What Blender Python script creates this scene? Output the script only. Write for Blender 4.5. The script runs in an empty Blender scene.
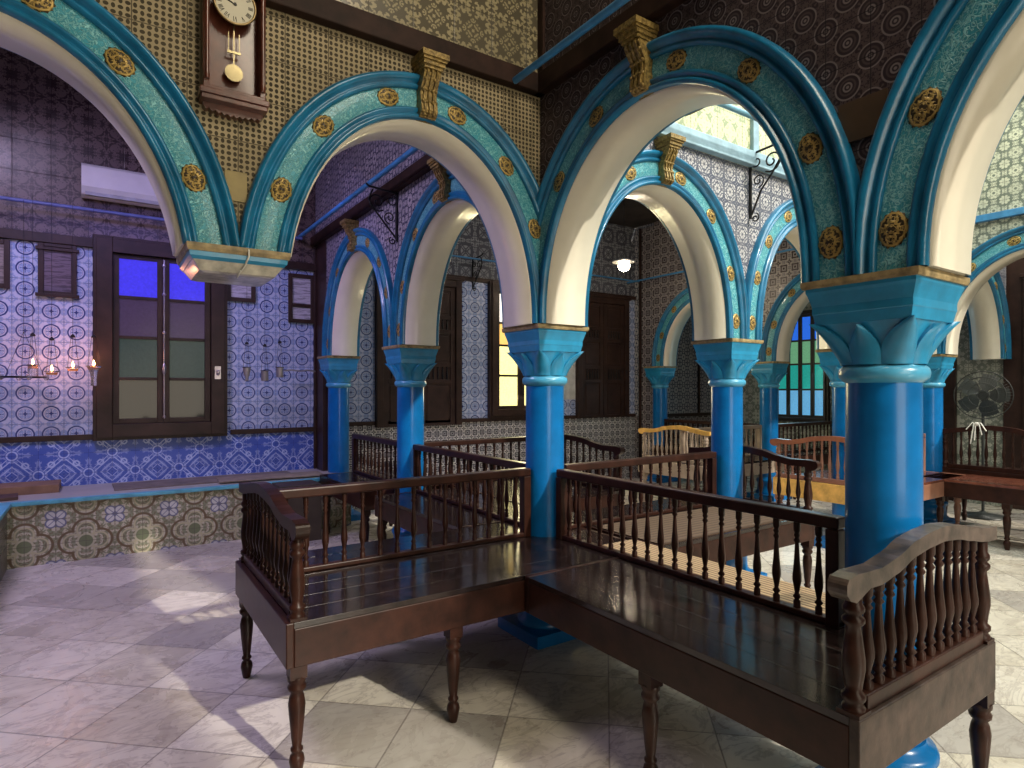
import bpy, math, random
from mathutils import Vector, Matrix
random.seed(4)
PI=math.pi
S=bpy.context.scene
COL=S.collection
# ---------------------------------------------------------------- mesh helpers
class MB:
    def __init__(s): s.v=[]; s.f=[]; s.sm=[]; s.mi=[]
    def add(s,vs,fs,smooth=False,mi=0):
        o=len(s.v); s.v+= [tuple(p) for p in vs]
        for f in fs: s.f.append(tuple(i+o for i in f)); s.sm.append(smooth); s.mi.append(mi)
        return s
    def box(s,x0,x1,y0,y1,z0,z1,mi=0):
        if x0>x1:x0,x1=x1,x0
        if y0>y1:y0,y1=y1,y0
        if z0>z1:z0,z1=z1,z0
        v=[(x0,y0,z0),(x1,y0,z0),(x1,y1,z0),(x0,y1,z0),(x0,y0,z1),(x1,y0,z1),(x1,y1,z1),(x0,y1,z1)]
        return s.add(v,[(0,3,2,1),(4,5,6,7),(0,1,5,4),(1,2,6,5),(2,3,7,6),(3,0,4,7)],False,mi)
    def lathe(s,prof,c=(0,0,0),n=16,mi=0,sq=None):
        # prof: list of (r,z); closed top and bottom
        vs=[];fs=[]
        for r,z in prof:
            for k in range(n):
                a=2*PI*k/n; vs.append((c[0]+r*math.cos(a),c[1]+r*math.sin(a),c[2]+z))
        m=len(prof)
        for j in range(m-1):
            for k in range(n):
                fs.append((j*n+k,j*n+(k+1)%n,(j+1)*n+(k+1)%n,(j+1)*n+k))
        s.add(vs,fs,True,mi)
        s.add(vs[:n],[tuple(reversed(range(n)))],False,mi)
        s.add(vs[-n:],[tuple(range(n))],False,mi)
        return s
    def tube(s,pts,r,n=8,mi=0,closed=False):
        pts=[Vector(p) for p in pts]; m=len(pts); vs=[];fs=[]
        rr=r if isinstance(r,(list,tuple)) else [r]*m
        up=Vector((0,0,1)); prev=None
        for i,p in enumerate(pts):
            if closed: t=(pts[(i+1)%m]-pts[i-1])
            else: t=(pts[min(i+1,m-1)]-pts[max(i-1,0)])
            t.normalize()
            if prev is None:
                a=t.orthogonal().normalized()
            else:
                a=(prev-t*prev.dot(t))
                a=a.normalized() if a.length>1e-6 else t.orthogonal().normalized()
            prev=a; b=t.cross(a)
            for k in range(n):
                w=2*PI*k/n; vs.append(p+a*math.cos(w)*rr[i]+b*math.sin(w)*rr[i])
        for i in range(m if closed else m-1):
            j=(i+1)%m
            for k in range(n): fs.append((i*n+k,i*n+(k+1)%n,j*n+(k+1)%n,j*n+k))
        s.add(vs,fs,True,mi)
        if not closed:
            s.add(vs[:n],[tuple(reversed(range(n)))],False,mi); s.add(vs[-n:],[tuple(range(n))],False,mi)
        return s
    def prism(s,poly,fn,d0,d1,mi=0,smooth=False):
        # poly: 2D outline; fn(p,q,d) -> 3D
        n=len(poly)
        vs=[fn(p,q,d0) for p,q in poly]+[fn(p,q,d1) for p,q in poly]
        s.add(vs,[tuple(range(n)),tuple(reversed(range(n,2*n)))],False,mi)
        s.add(vs,[(i,i+n,(i+1)%n+n,(i+1)%n) for i in range(n)],smooth,mi)
        return s
    def build(s,name,mats,parent=None,fix=True,bevel=0):
        me=bpy.data.meshes.new(name); me.from_pydata(s.v,[],s.f)
        if not isinstance(mats,(list,tuple)): mats=[mats]
        for m in mats: me.materials.append(m)
        for p,sm,mi in zip(me.polygons,s.sm,s.mi): p.use_smooth=sm; p.material_index=mi
        if fix:
            import bmesh
            b=bmesh.new(); b.from_mesh(me); bmesh.ops.recalc_face_normals(b,faces=b.faces); b.to_mesh(me); b.free()
        o=bpy.data.objects.new(name,me); COL.objects.link(o)
        if parent: o.parent=parent
        if bevel:
            m=o.modifiers.new('b','BEVEL'); m.width=bevel; m.segments=2; m.limit_method='ANGLE'; m.angle_limit=math.radians(40)
        return o
def thing(name,label,cat,loc=(0,0,0),rz=0,group=None):
    o=bpy.data.objects.new(name,None); COL.objects.link(o); o.empty_display_size=.1
    o.location=loc; o.rotation_euler=(0,0,rz); tag(o,label,cat,group); return o
def tag(o,label,cat,group=None):
    o['label']=label; o['category']=cat
    if group: o['group']=group
    return o
def struct(o,label=None,cat=None):
    o['kind']='structure'
    if label: o['label']=label
    if cat: o['category']=cat
    return o
def link_copy(o,parent,loc=None,scale=None):
    c=o.copy(); COL.objects.link(c); c.parent=parent
    if loc is not None: c.location=loc
    if scale is not None: c.scale=scale
    return c
def dup(root,loc,rz=None,label=None,group=None,scale=None):
    r=root.copy(); COL.objects.link(r); r.location=loc
    if rz is not None: r.rotation_euler=(0,0,rz)
    if scale is not None: r.scale=scale
    if label: r['label']=label
    if group: r['group']=group
    for ch in list(root.children):
        c=ch.copy(); COL.objects.link(c); c.parent=r
        for g in list(ch.children):
            d=g.copy(); COL.objects.link(d); d.parent=c
    return r
# ---------------------------------------------------------------- node expression helper
class E:
    def __init__(s,nt,k): s.nt=nt; s.k=k
    def op(s,o,*a,clamp=False):
        n=s.nt.nodes.new('ShaderNodeMath'); n.operation=o; n.use_clamp=clamp
        for i,x in enumerate((s,)+a):
            if isinstance(x,E): s.nt.links.new(x.k,n.inputs[i])
            else: n.inputs[i].default_value=x
        return E(s.nt,n.outputs[0])
    def __add__(s,o): return s.op('ADD',o)
    __radd__=__add__
    def __sub__(s,o): return s.op('SUBTRACT',o)
    def __mul__(s,o): return s.op('MULTIPLY',o)
    __rmul__=__mul__
    def __truediv__(s,o): return s.op('DIVIDE',o)
    def fr(s): return s.op('FRACT')
    def fl(s): return s.op('FLOOR')
    def ab(s): return s.op('ABSOLUTE')
    def mn(s,o): return s.op('MINIMUM',o)
    def mx(s,o): return s.op('MAXIMUM',o)
    def sq(s): return s.op('SQRT')
    def inv(s): return (s*-1.0)+1.0
    def below(s,t,w=.02): # 1 where s<t, soft edge w
        return ((s*-1.0)+t).op('DIVIDE',w).op('ADD',.5,clamp=True)
def rgb(c): return (c[0],c[1],c[2],1)
class M:
    """material under construction"""
    def __init__(s,name):
        s.m=bpy.data.materials.new(name); s.m.use_nodes=True; s.nt=s.m.node_tree
        s.b=s.nt.nodes['Principled BSDF']
        tc=s.nt.nodes.new('ShaderNodeTexCoord'); s.tc=tc
        sp=s.nt.nodes.new('ShaderNodeSeparateXYZ'); s.nt.links.new(tc.outputs['Object'],sp.inputs[0])
        s.x,s.y,s.z=[E(s.nt,sp.outputs[i]) for i in range(3)]
    def vec(s,a,b,c=0.0):
        n=s.nt.nodes.new('ShaderNodeCombineXYZ')
        for i,x in enumerate((a,b,c)):
            if isinstance(x,E): s.nt.links.new(x.k,n.inputs[i])
            else: n.inputs[i].default_value=x
        return n.outputs[0]
    def noise(s,v,scale,detail=2,rough=.5,dist=0,out=0):
        n=s.nt.nodes.new('ShaderNodeTexNoise'); n.inputs['Scale'].default_value=scale
        n.inputs['Detail'].default_value=detail; n.inputs['Roughness'].default_value=rough; n.inputs['Distortion'].default_value=dist
        s.nt.links.new(v if not isinstance(v,E) else v.k,n.inputs['Vector'])
        return E(s.nt,n.outputs[out])
    def white(s,v,out='Value'):
        n=s.nt.nodes.new('ShaderNodeTexWhiteNoise'); s.nt.links.new(v,n.inputs['Vector']); return E(s.nt,n.outputs[out])
    def voro(s,v,scale,feature='F1',out='Distance'):
        n=s.nt.nodes.new('ShaderNodeTexVoronoi'); n.feature=feature; n.inputs['Scale'].default_value=scale
        s.nt.links.new(v,n.inputs['Vector']); return E(s.nt,n.outputs[out])
    def mix(s,f,a,b):
        n=s.nt.nodes.new('ShaderNodeMix'); n.data_type='RGBA'
        if isinstance(f,E): s.nt.links.new(f.k,n.inputs['Factor'])
        else: n.inputs['Factor'].default_value=f
        for nm,c in (('A',a),('B',b)):
            k=[i for i in n.inputs if i.name==nm and i.type=='RGBA'][0]
            if isinstance(c,tuple): k.default_value=rgb(c)
            else: s.nt.links.new(c,k)
        return [o for o in n.outputs if o.type=='RGBA'][0]
    def set(s,col=None,rough=.5,metal=0,spec=.5,bump=None,bs=.3,bd=.01,emit=None,es=1,coat=0):
        if col is not None:
            if isinstance(col,tuple): s.b.inputs['Base Color'].default_value=rgb(col)
            else: s.nt.links.new(col,s.b.inputs['Base Color'])
        if isinstance(rough,E): s.nt.links.new(rough.k,s.b.inputs['Roughness'])
        else: s.b.inputs['Roughness'].default_value=rough
        if isinstance(metal,E): s.nt.links.new(metal.k,s.b.inputs['Metallic'])
        else: s.b.inputs['Metallic'].default_value=metal
        s.b.inputs['Specular IOR Level'].default_value=spec
        if coat: s.b.inputs['Coat Weight'].default_value=coat; s.b.inputs['Coat Roughness'].default_value=.08
        if bump is not None:
            n=s.nt.nodes.new('ShaderNodeBump'); n.inputs['Strength'].default_value=bs; n.inputs['Distance'].default_value=bd
            s.nt.links.new(bump.k,n.inputs['Height']); s.nt.links.new(n.outputs[0],s.b.inputs['Normal'])
        if emit is not None:
            if isinstance(emit,tuple): s.b.inputs['Emission Color'].default_value=rgb(emit)
            else: s.nt.links.new(emit,s.b.inputs['Emission Color'])
            s.b.inputs['Emission Strength'].default_value=es
        return s.m
def simple(name,c,rough=.5,metal=0,spec=.5,var=.15,scale=8,bs=.15,bd=.004,coat=0,stretch=(1,1,1)):
    m=M(name); n=m.noise(m.vec(m.x*stretch[0],m.y*stretch[1],m.z*stretch[2]),scale,4,.6)
    dk=tuple(x*(1-var*2) for x in c); lt=tuple(min(1,x*(1+var)) for x in c)
    f=((n-.3)*2.5).op('ADD',0.0,clamp=True)
    return m.set(m.mix(f,dk,lt),rough,metal,spec,bump=n,bs=bs,bd=bd,coat=coat)
# ---------------------------------------------------------------- tile patterns
def polar(m,fx,fy): return (fx*fx+fy*fy).sq()
def mirr(m,P,Q,scale,seed,th=.5,w=.03,dist=0.0):
    fx=((P.fr())-.5).ab(); fy=((Q.fr())-.5).ab()
    return m.noise(m.vec(fx.mx(fy),fx.mn(fy),seed),scale,1,.5,dist).below(th,w)
def grout(m,P,Q,w=.012):
    fx=((P.fr())-.5).ab(); fy=((Q.fr())-.5).ab()
    return (fx.mx(fy).inv()).below(.5+w,.01)
def axis(m,ax): return m.x if ax=='x' else m.y
def fin(m,c,P,Q,gc=(.05,.05,.06),rough=.24,gw=.012,spec=.32):
    g=grout(m,P,Q,gw)
    t=m.white(m.vec(P.fl(),Q.fl(),3.0))
    c=m.mix((t*.22),c,tuple(x*.8 for x in gc))
    c=m.mix(g*.8,c,gc)
    h=g.inv()
    return m.set(c,(t*.12)+rough,spec=spec,bump=h+t*.4,bs=.35,bd=.003)
def tile_ring(name,ax,base=(.56,.61,.78),dark=(.03,.05,.20),mid=(.22,.33,.62),size=.2):
    m=M(name); P=axis(m,ax)*(1/size); Q=(m.z+.03)*(1/size)
    fx=P.fr()-.5; fy=Q.fr()-.5; r=polar(m,fx,fy)
    c=m.mix(mirr(m,P,Q,9,2.3,.47,.08)*.75,base,mid)
    ax_,ay_=fx.ab(),fy.ab()
    corner=polar(m,ax_-.5,ay_-.5)
    c=m.mix((corner-.13).ab().below(.035,.02)*.7,c,mid)
    c=m.mix((r-.34).ab().below(.032,.015),c,dark)
    c=m.mix((r-.25).ab().below(.012,.012)*.6,c,dark)
    star=(ax_*ay_).below(.0022,.002)*r.below(.2,.01)
    c=m.mix(star,c,dark)
    c=m.mix(((r-.12).ab().below(.02,.015))*.8,c,mid)
    return fin(m,c,P,Q,(.10,.12,.22))
def tile_diamond(name,ax,a=(.07,.13,.50),b=(.50,.60,.88),size=.4):
    m=M(name); P=axis(m,ax)*(1/size); Q=(m.z-.07)*(1/size)
    fx=(P.fr()-.5).ab(); fy=(Q.fr()-.5).ab(); d=fx+fy
    c=m.mix(mirr(m,P,Q,14,5.1,.45,.05)*.45,a,b)
    for t,w in ((.12,.02),(.24,.022),(.40,.03),(.5,.022)):
        c=m.mix((d-t).ab().below(w*.55,.012),c,b)
    cx=polar(m,fx-.5,fy); cy=polar(m,fx,fy-.5)
    c=m.mix(cx.mn(cy).below(.13,.01),c,a)
    c=m.mix((cx.mn(cy)-.10).ab().below(.016,.01),c,b)
    q=polar(m,fx-.25,fy-.25); c=m.mix((q-.06).ab().below(.016,.01),c,b)
    return fin(m,c,P*2,Q*2,(.03,.05,.2),gw=.008)
def tile_cane(name,ax,base=(.44,.36,.22),dark=(.010,.008,.006),size=.2,n=8):
    m=M(name); p=axis(m,ax)*(n/size); q=m.z*(n/size)
    P=axis(m,ax)*(1/size); Q=m.z*(1/size)
    fx=p.fr()-.5; fy=q.fr()-.5
    ch=((p.fl()+q.fl())*.5).fr()*2.0           # checker 0/1
    ex=ch*.10+.29; ey=ch*-.08+.41
    d=((fx/ex)*(fx/ex)+(fy/ey)*(fy/ey)).sq()
    c=m.mix(d.below(1.0,.12),base,dark)
    c=m.mix(m.noise(m.vec(m.x,m.y,m.z),3,3)*.5,c,tuple(x*.45 for x in base))
    return fin(m,c,P,Q,(.05,.04,.03),.5,spec=.08)
def tile_floral(name,ax,base,dark,size=.2,seed=1.7,sc=10,th=.5,ring=None,ringc=None,rough=.22,dist=.6):
    m=M(name); P=axis(m,ax)*(1/size); Q=m.z*(1/size)
    c=m.mix(mirr(m,P,Q,sc,seed,th,.05,dist),base,dark)
    c=m.mix(mirr(m,P,Q,sc*2.3,seed+4,.40,.05)*.8,c,dark)
    if ring:
        fx=(P.fr()-.5); fy=(Q.fr()-.5); r=polar(m,fx,fy)
        for t in ring: c=m.mix((r-t).ab().below(.028,.015),c,ringc or dark)
        c=m.mix(r.below(.07,.02),c,ringc or dark)
    return fin(m,c,P,Q,tuple(x*.7 for x in dark),rough)
def tile_rosette(name,ax,base,mid,lt,size=.26):
    m=M(name); s1=1/size
    P=axis(m,ax)*s1; Q=m.z*s1
    c=m.mix(mirr(m,P,Q,13,8.2,.5,.06,.5),base,mid)
    fx=P.fr()-.5; fy=Q.fr()-.5; r1=polar(m,fx,fy)
    gx=(P+.5).fr()-.5; gy=(Q+.5).fr()-.5; r2=polar(m,gx,gy)
    r=r1.mn(r2)
    c=m.mix(r.below(.27,.02),c,base)
    c=m.mix((r-.27).ab().below(.018,.012),c,lt)
    c=m.mix((r-.17).ab().below(.022,.02)*.8,c,mid)
    c=m.mix((r-.09).ab().below(.02,.015),c,lt)
    c=m.mix(r.below(.035,.02),c,lt)
    return fin(m,c,P,Q,(.012,.010,.014),.4,spec=.15)
def tile_square(name,ax,base,dark,mid,size=.16):
    m=M(name); P=axis(m,ax)*(1/size); Q=m.z*(1/size)
    fx=(P.fr()-.5); fy=(Q.fr()-.5); d=fx.ab().mx(fy.ab()); r=polar(m,fx,fy)
    c=m.mix(mirr(m,P,Q,7,3.3,.5,.06),base,mid)
    c=m.mix((d-.24).ab().below(.055,.02),c,dark)
    c=m.mix(r.below(.1,.03),c,dark)
    c=m.mix(((fx.ab()+fy.ab())-.86).ab().below(.05,.03),c,dark)
    return fin(m,c,P,Q,(.05,.04,.05))
def tile_quatrefoil(name,ax,size=.43):
    m=M(name); P=axis(m,ax)*(1/size)+.1; Q=(m.z+.05)*(1/size)
    fx=(P.fr()-.5).ab(); fy=(Q.fr()-.5).ab()
    base=(.54,.50,.39); gr=(.17,.20,.11); br=(.15,.10,.055); bl=(.16,.17,.28)
    c=m.mix(mirr(m,P,Q,11,1.1,.5,.06)*.8,base,gr)
    c=m.mix(mirr(m,P,Q,24,6.1,.42,.06)*.6,c,br)
    l=polar(m,fx-.23,fy).mn(polar(m,fx,fy-.23))
    c=m.mix((l-.22).ab().below(.024,.015),c,br)
    c=m.mix((l-.15).ab().below(.016,.012),c,(.50,.46,.30))
    r=polar(m,fx,fy); c=m.mix(r.below(.13,.02),c,gr); c=m.mix((r-.14).ab().below(.018,.01),c,(.5,.47,.33))
    k=polar(m,fx-.5,fy-.5); lf=(polar(m,fx-.41,fy-.41)).mn(k); q=polar(m,fx-.42,fy-.42)
    c=m.mix(q.below(.085,.02),c,(.60,.60,.60)); c=m.mix((q-.085).ab().below(.014,.01),c,bl)
    c=m.mix((fx-fy).ab().below(.010,.012)*k.below(.2,.02),c,bl)
    return fin(m,c,P*2,Q*2,(.12,.10,.08),.3,gw=.01)
# ---------------------------------------------------------------- materials
GOLD_m=M('gilt plaster'); _n=GOLD_m.noise(GOLD_m.vec(GOLD_m.x,GOLD_m.y,GOLD_m.z),55,3,.7)
GOLD=GOLD_m.set(GOLD_m.mix(((_n-.35)*3).op('ADD',0.0,clamp=True),(.10,.065,.018),(.42,.29,.09)),.42,.3,bump=_n,bs=.6,bd=.006)
mm=M('gilt medallion relief'); ax_,ay_=mm.x.ab(),mm.y.ab()
n_=mm.noise(mm.vec(ax_,ay_,1.0),62,1,.5,.8); q_=(n_-.5).ab().below(.045,.05); r_=((mm.x*21.7)*(mm.x*21.7)+(mm.y*16.4)*(mm.y*16.4)).sq()
h_=q_.mx((r_-.86).ab().below(.07,.06)).mx((r_-.4).ab().below(.06,.05))
MEDG=mm.set(mm.mix(h_,(.045,.030,.014),(.50,.34,.10)),.42,.3,bump=h_,bs=.8,bd=.006)
BLUE=simple('glossy blue paint',(.002,.145,.42),.28,var=.12,scale=5,bs=.1,coat=.2,spec=.35)
BLUE_CAP=simple('capital blue paint',(.02,.27,.50),.35,var=.12,scale=9,bs=.15,coat=.2)
BLUE_RING=simple('pale blue paint',(.07,.37,.60),.3,var=.1,scale=9,coat=.3)
MOULD=simple('arch moulding blue',(.008,.165,.33),.3,var=.2,scale=7,bs=.12,coat=.3)
PIPEB=simple('pipe blue',(.05,.24,.50),.35)
PALEBL=simple('pale blue beam paint',(.30,.46,.56),.5)
TAN=simple('worn gilt edge',(.36,.27,.13),.5,var=.3,scale=20)
CREAM=simple('cream painted plaster',(.80,.75,.62),.3,var=.05,scale=2.5,bs=.06,coat=.25)
WOOD=simple('dark varnished wood',(.032,.011,.007),.36,spec=.22,var=.3,scale=10,bs=.2,coat=.05,stretch=(1,1,1))
SEATW=simple('worn dark bench boards',(.018,.010,.009),.2,spec=.4,var=.35,scale=14,bs=.35,bd=.003,coat=.3)
REDW=simple('red brown varnished wood',(.16,.05,.03),.25,var=.25,scale=10,coat=.5)
SUNHONEY=simple('sunlit honey wood',(.78,.45,.11),.35,var=.2,scale=10,coat=.3)  # yellow of the warm sun put into the wood colour
WORNLIT=simple('worn greyish skylit wood',(.092,.064,.052),.38,spec=.4,var=.35,scale=14,bs=.3,coat=.15)  # wear, plus the light on the armrest top mixed into the colour
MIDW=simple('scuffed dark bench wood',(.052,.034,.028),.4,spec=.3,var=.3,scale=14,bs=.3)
SUNPALE=simple('sunlit pale wood',(.42,.33,.26),.45,spec=.3)  # paler copy of bench wood, sunlight on the balusters put into its colour
DOORW=simple('brown painted wood',(.040,.020,.015),.42,spec=.3,var=.25,scale=6,bs=.2)
BEAMW=simple('old brown beam wood',(.030,.014,.010),.6,spec=.2,var=.3,scale=7,bs=.3)
CEILW=simple('dark ceiling boards',(.035,.026,.022),.7,var=.3,scale=4)
IRON=simple('black wrought iron',(.012,.012,.014),.45,.4)
WHITEP=simple('off white plastic',(.62,.60,.58),.4,var=.03)
GREYT=simple('beige tie paint',(.3,.25,.2),.6)
# turquoise filigree relief band
m=M('turquoise filigree relief'); w=m.noise(m.vec(m.x,m.y,m.z),14,2,.5,0,1)
n1=m.noise(m.vec(m.x,m.y,m.z),34,1,.5,1.6); n2=m.noise(m.vec(m.x+5.0,m.y,m.z),52,1,.5,1.0)
h=((n1-.5).ab().below(.035,.03)).mx((n2-.5).ab().below(.03,.03)*.8)
FILI=m.set(m.mix(h,(.05,.34,.44),(.28,.66,.70)),.38,bump=h,bs=.9,bd=.006,coat=.2)
# marble paving laid diagonally to the arcades
m=M('marble paving')
e=(.736,-.678); T=1/.46
p=((m.x*e[0]+m.y*e[1])+2.37)*T; q=((m.x*-e[1]+m.y*e[0])+.576)*T
idv=m.vec(p.fl(),q.fl(),1.0); t=m.white(idv); t2=m.white(m.vec(q.fl(),p.fl(),7.0))
nz=m.noise(m.vec(m.x+t*9,m.y+t2*7,t),3.2,6,.62,1.6); vn=m.noise(m.vec(m.x+t2*5,m.y*2.2+t*6,t2),2.3,5,.6,2.4)
vein=((vn-.5).ab()).below(.022,.04)
c=m.mix(((nz-.35)*2.6).op('ADD',0.0,clamp=True),(.42,.37,.29),(.70,.65,.55))
c=m.mix((t*1.0)*.55,c,(.80,.76,.69))
c=m.mix(t2.below(.26,.04)*.62,c,(.27,.25,.25))
c=m.mix(vein*.45,c,(.24,.20,.18))
g=grout(m,p,q,.007); c=m.mix(g*.75,c,(.13,.11,.10))
dirt=m.noise(m.vec(m.x,m.y,0.0),1.1,4,.6); 
MARBLE=m.set(m.mix(((dirt-.45)*2).op('ADD',0.0,clamp=True)*.45,c,(.40,.34,.26)),(nz*.25)+.16,bump=(g.inv()+t*.15),bs=.25,bd=.003)
# tiles
T_P1x=tile_ring('ring medallion tiles','x')
T_DADO=tile_diamond('blue diamond tiles','x')
T_DADO2=tile_square('black and white dado tiles','x',(.76,.74,.69),(.02,.02,.03),(.20,.20,.24),.12)
T_CANE=tile_cane('openwork cane tiles','x')
T_FLOR=tile_floral('yellow floral tiles','x',(.34,.29,.17),(.10,.085,.055),.24,2.2,9,.5)
T_DARKUP=tile_floral('dark purple brown tiles','x',(.17,.12,.11),(.05,.033,.033),.3,5.5,9,.5)
T_GREYUP=tile_floral('dim grey circle tiles','x',(.30,.31,.33),(.09,.09,.11),.3,6.5,8,.48,ring=(.3,))
T_ROS=tile_rosette('dark rosette tiles','y',(.035,.024,.028),(.09,.065,.065),(.20,.165,.165),.155)
T_BLOBx=tile_floral('grey scroll tiles','x',(.52,.50,.50),(.08,.09,.13),.2,7.7,8,.47,ring=(.33,),dist=.2)
T_BLOBy=tile_floral('grey scroll tiles side','y',(.42,.38,.42),(.07,.07,.11),.2,7.7,8,.47,ring=(.3,),dist=.2)
T_NAVEW=tile_floral('white grey scroll tiles','x',(.56,.55,.56),(.10,.11,.15),.15,7.7,7,.48,ring=(.33,),dist=.2)
T_BRIGHTY=tile_floral('cream floral tiles','x',(.66,.64,.42),(.30,.36,.22),.3,9.1,8,.46)
T_NAVE=tile_floral('pale green grey lattice tiles','y',(.58,.58,.46),(.17,.19,.16),.18,4.4,7,.48,ring=(.36,),dist=.1)
T_SQy=tile_square('brown square tiles','y',(.42,.38,.34),(.05,.035,.035),(.22,.20,.22))
T_SQx=tile_square('brown square tiles cross','x',(.42,.38,.34),(.05,.035,.035),(.22,.20,.22))
T_EAST=tile_floral('green grey panel tiles','y',(.52,.54,.46),(.22,.25,.21),.3,3.9,7,.5)
T_QUAT=tile_quatrefoil('quatrefoil riser tiles','x')
T_QUATy=tile_floral('dark riser tiles','y',(.20,.19,.16),(.06,.06,.05),.2,3,8,.5)
# ---------------------------------------------------------------- arches and walls
TH=.14; ZS=1.89; ZB=3.23; ZT=3.34
XL=-1.80
def mp(ax,c):
    return (lambda s,d,z:(s,c+d,z)) if ax=='x' else (lambda s,d,z:(c+d,s,z))
def arch_pts(s0,s1,n=48,hw=None,h=1.015,w=0.0,feet=(ZS,ZS)):
    c=(s0+s1)/2; hw=hw or (s1-s0)/2-.2
    out=[]
    for i in range(n+1):
        t=PI*i/n; ct,st=math.cos(t),math.sin(t)
        sx=c-hw*ct; z=ZS+h*(st**.93 if st>0 else 0)
        nx,nz=-ct/hw,st/h; l=math.hypot(nx,nz); nx/=l; nz/=l
        S_=sx+nx*w; Z_=z+nz*w
        S_=min(max(S_,s0),s1)
        f=feet[0] if i<n/2 else feet[1]
        out.append((S_,max(Z_,f)))
    return out
def wall_bay(name,ax,c,s0,s1,mats,top,feet=(ZS,ZS),upper=True,solid=False):
    """mats: [front low, back low, front up, back up, cream]"""
    f=mp(ax,c); b=MB()
    if solid:
        P=[(s0,solid),(s1,solid)]
    else:
        P=[(s0,feet[0])]+arch_pts(s0,s1,feet=feet)+[(s1,feet[1])]
    for (a,za),(d,zd) in zip(P,P[1:]):
        if abs(d-a)<1e-5: continue
        b.add([f(a,-TH,za),f(d,-TH,zd),f(d,-TH,ZB),f(a,-TH,ZB)],[(0,1,2,3)],False,0)
        b.add([f(a,TH,za),f(d,TH,zd),f(d,TH,ZB),f(a,TH,ZB)],[(0,1,2,3)],False,1)
        b.add([f(a,-TH,za),f(d,-TH,zd),f(d,TH,zd),f(a,TH,za)],[(0,1,2,3)],False,4)
    b.add([f(s0,-TH,ZB),f(s1,-TH,ZB),f(s1,-TH,top),f(s0,-TH,top)],[(0,1,2,3)],False,2)
    b.add([f(s0,TH,ZB),f(s1,TH,ZB),f(s1,TH,top),f(s0,TH,top)],[(0,1,2,3)],False,3)
    for s in (s0,s1):
        z0=feet[0] if s==s0 else feet[1]
        if solid: z0=solid
        b.add([f(s,-TH,z0),f(s,TH,z0),f(s,TH,top),f(s,-TH,top)],[(0,1,2,3)],False,4)
    b.add([f(s0,-TH,top),f(s1,-TH,top),f(s1,TH,top),f(s0,TH,top)],[(0,1,2,3)],False,4)
    o=b.build(name,mats,fix=False); struct(o); return o
MPROF_IN=[(-0.0034,0),(-0.0034,.034),(0.0085,.042),(0.0187,.036),(0.0238,.022),(0.0306,.020),(0.0374,.032),(0.0476,.034),(0.0561,.022),(0.0561,.012)]
MPROF_OUT=[(0.1496,.012),(0.1496,.024),(0.1598,.036),(0.1683,.034),(0.1726,.024),(0.1793,.024),(0.1870,.042),(0.2006,.056),(0.2142,.052),(0.2227,.034),(0.2227,0)]
def sweep(b,f,s0,s1,prof,side,feet,mi=0,n=48):
    rows=[arch_pts(s0,s1,n=n,w=w,feet=feet) for w,_ in prof]
    vs=[];fs=[]
    for (w,pr),row in zip(prof,rows):
        for (s,z) in row: vs.append(f(s,side*(TH+pr),z))
    m=n+1
    for j in range(len(prof)-1):
        for i in range(n): fs.append((j*m+i,j*m+i+1,(j+1)*m+i+1,(j+1)*m+i))
    b.add(vs,fs,True,mi)
MED=None
def medallion_mesh():
    b=MB(); n=28; R=6; vs=[(0,0,.016)]; fs=[]
    for j in range(1,R+1):
        r=j/R
        for k in range(n):
            a=2*PI*k/n; pet=(.5+.5*math.cos(7*a))
            h=.014*(1-r**3)*(.55+.45*(pet if j in(2,3) else 1 if j in (1,5) else .55))
            e=1+.05*math.cos(14*a)*(j==R)
            vs.append((.046*r*e*math.cos(a),.061*r*e*math.sin(a),h if j<R else 0))
    for k in range(n): fs.append((0,1+k,1+(k+1)%n))
    for j in range(R-1):
        for k in range(n): fs.append((1+j*n+k,1+(j+1)*n+k,1+(j+1)*n+(k+1)%n,1+j*n+(k+1)%n))
    b.add(vs,fs,True); 
    return b
_med0=None
def put_medallion(parent,pos,tan,nor):
    global _med0
    if _med0 is None:
        o=medallion_mesh().build('medallion',MEDG,parent,fix=False); _med0=o
    else:
        o=_med0.copy(); COL.objects.link(o); o.parent=parent
    Y=Vector(tan).normalized(); Z=Vector(nor).normalized(); X=Y.cross(Z)
    Mx=Matrix((X,Y,Z)).transposed().to_4x4(); Mx.translation=Vector(pos)
    o.matrix_local=Mx
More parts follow.
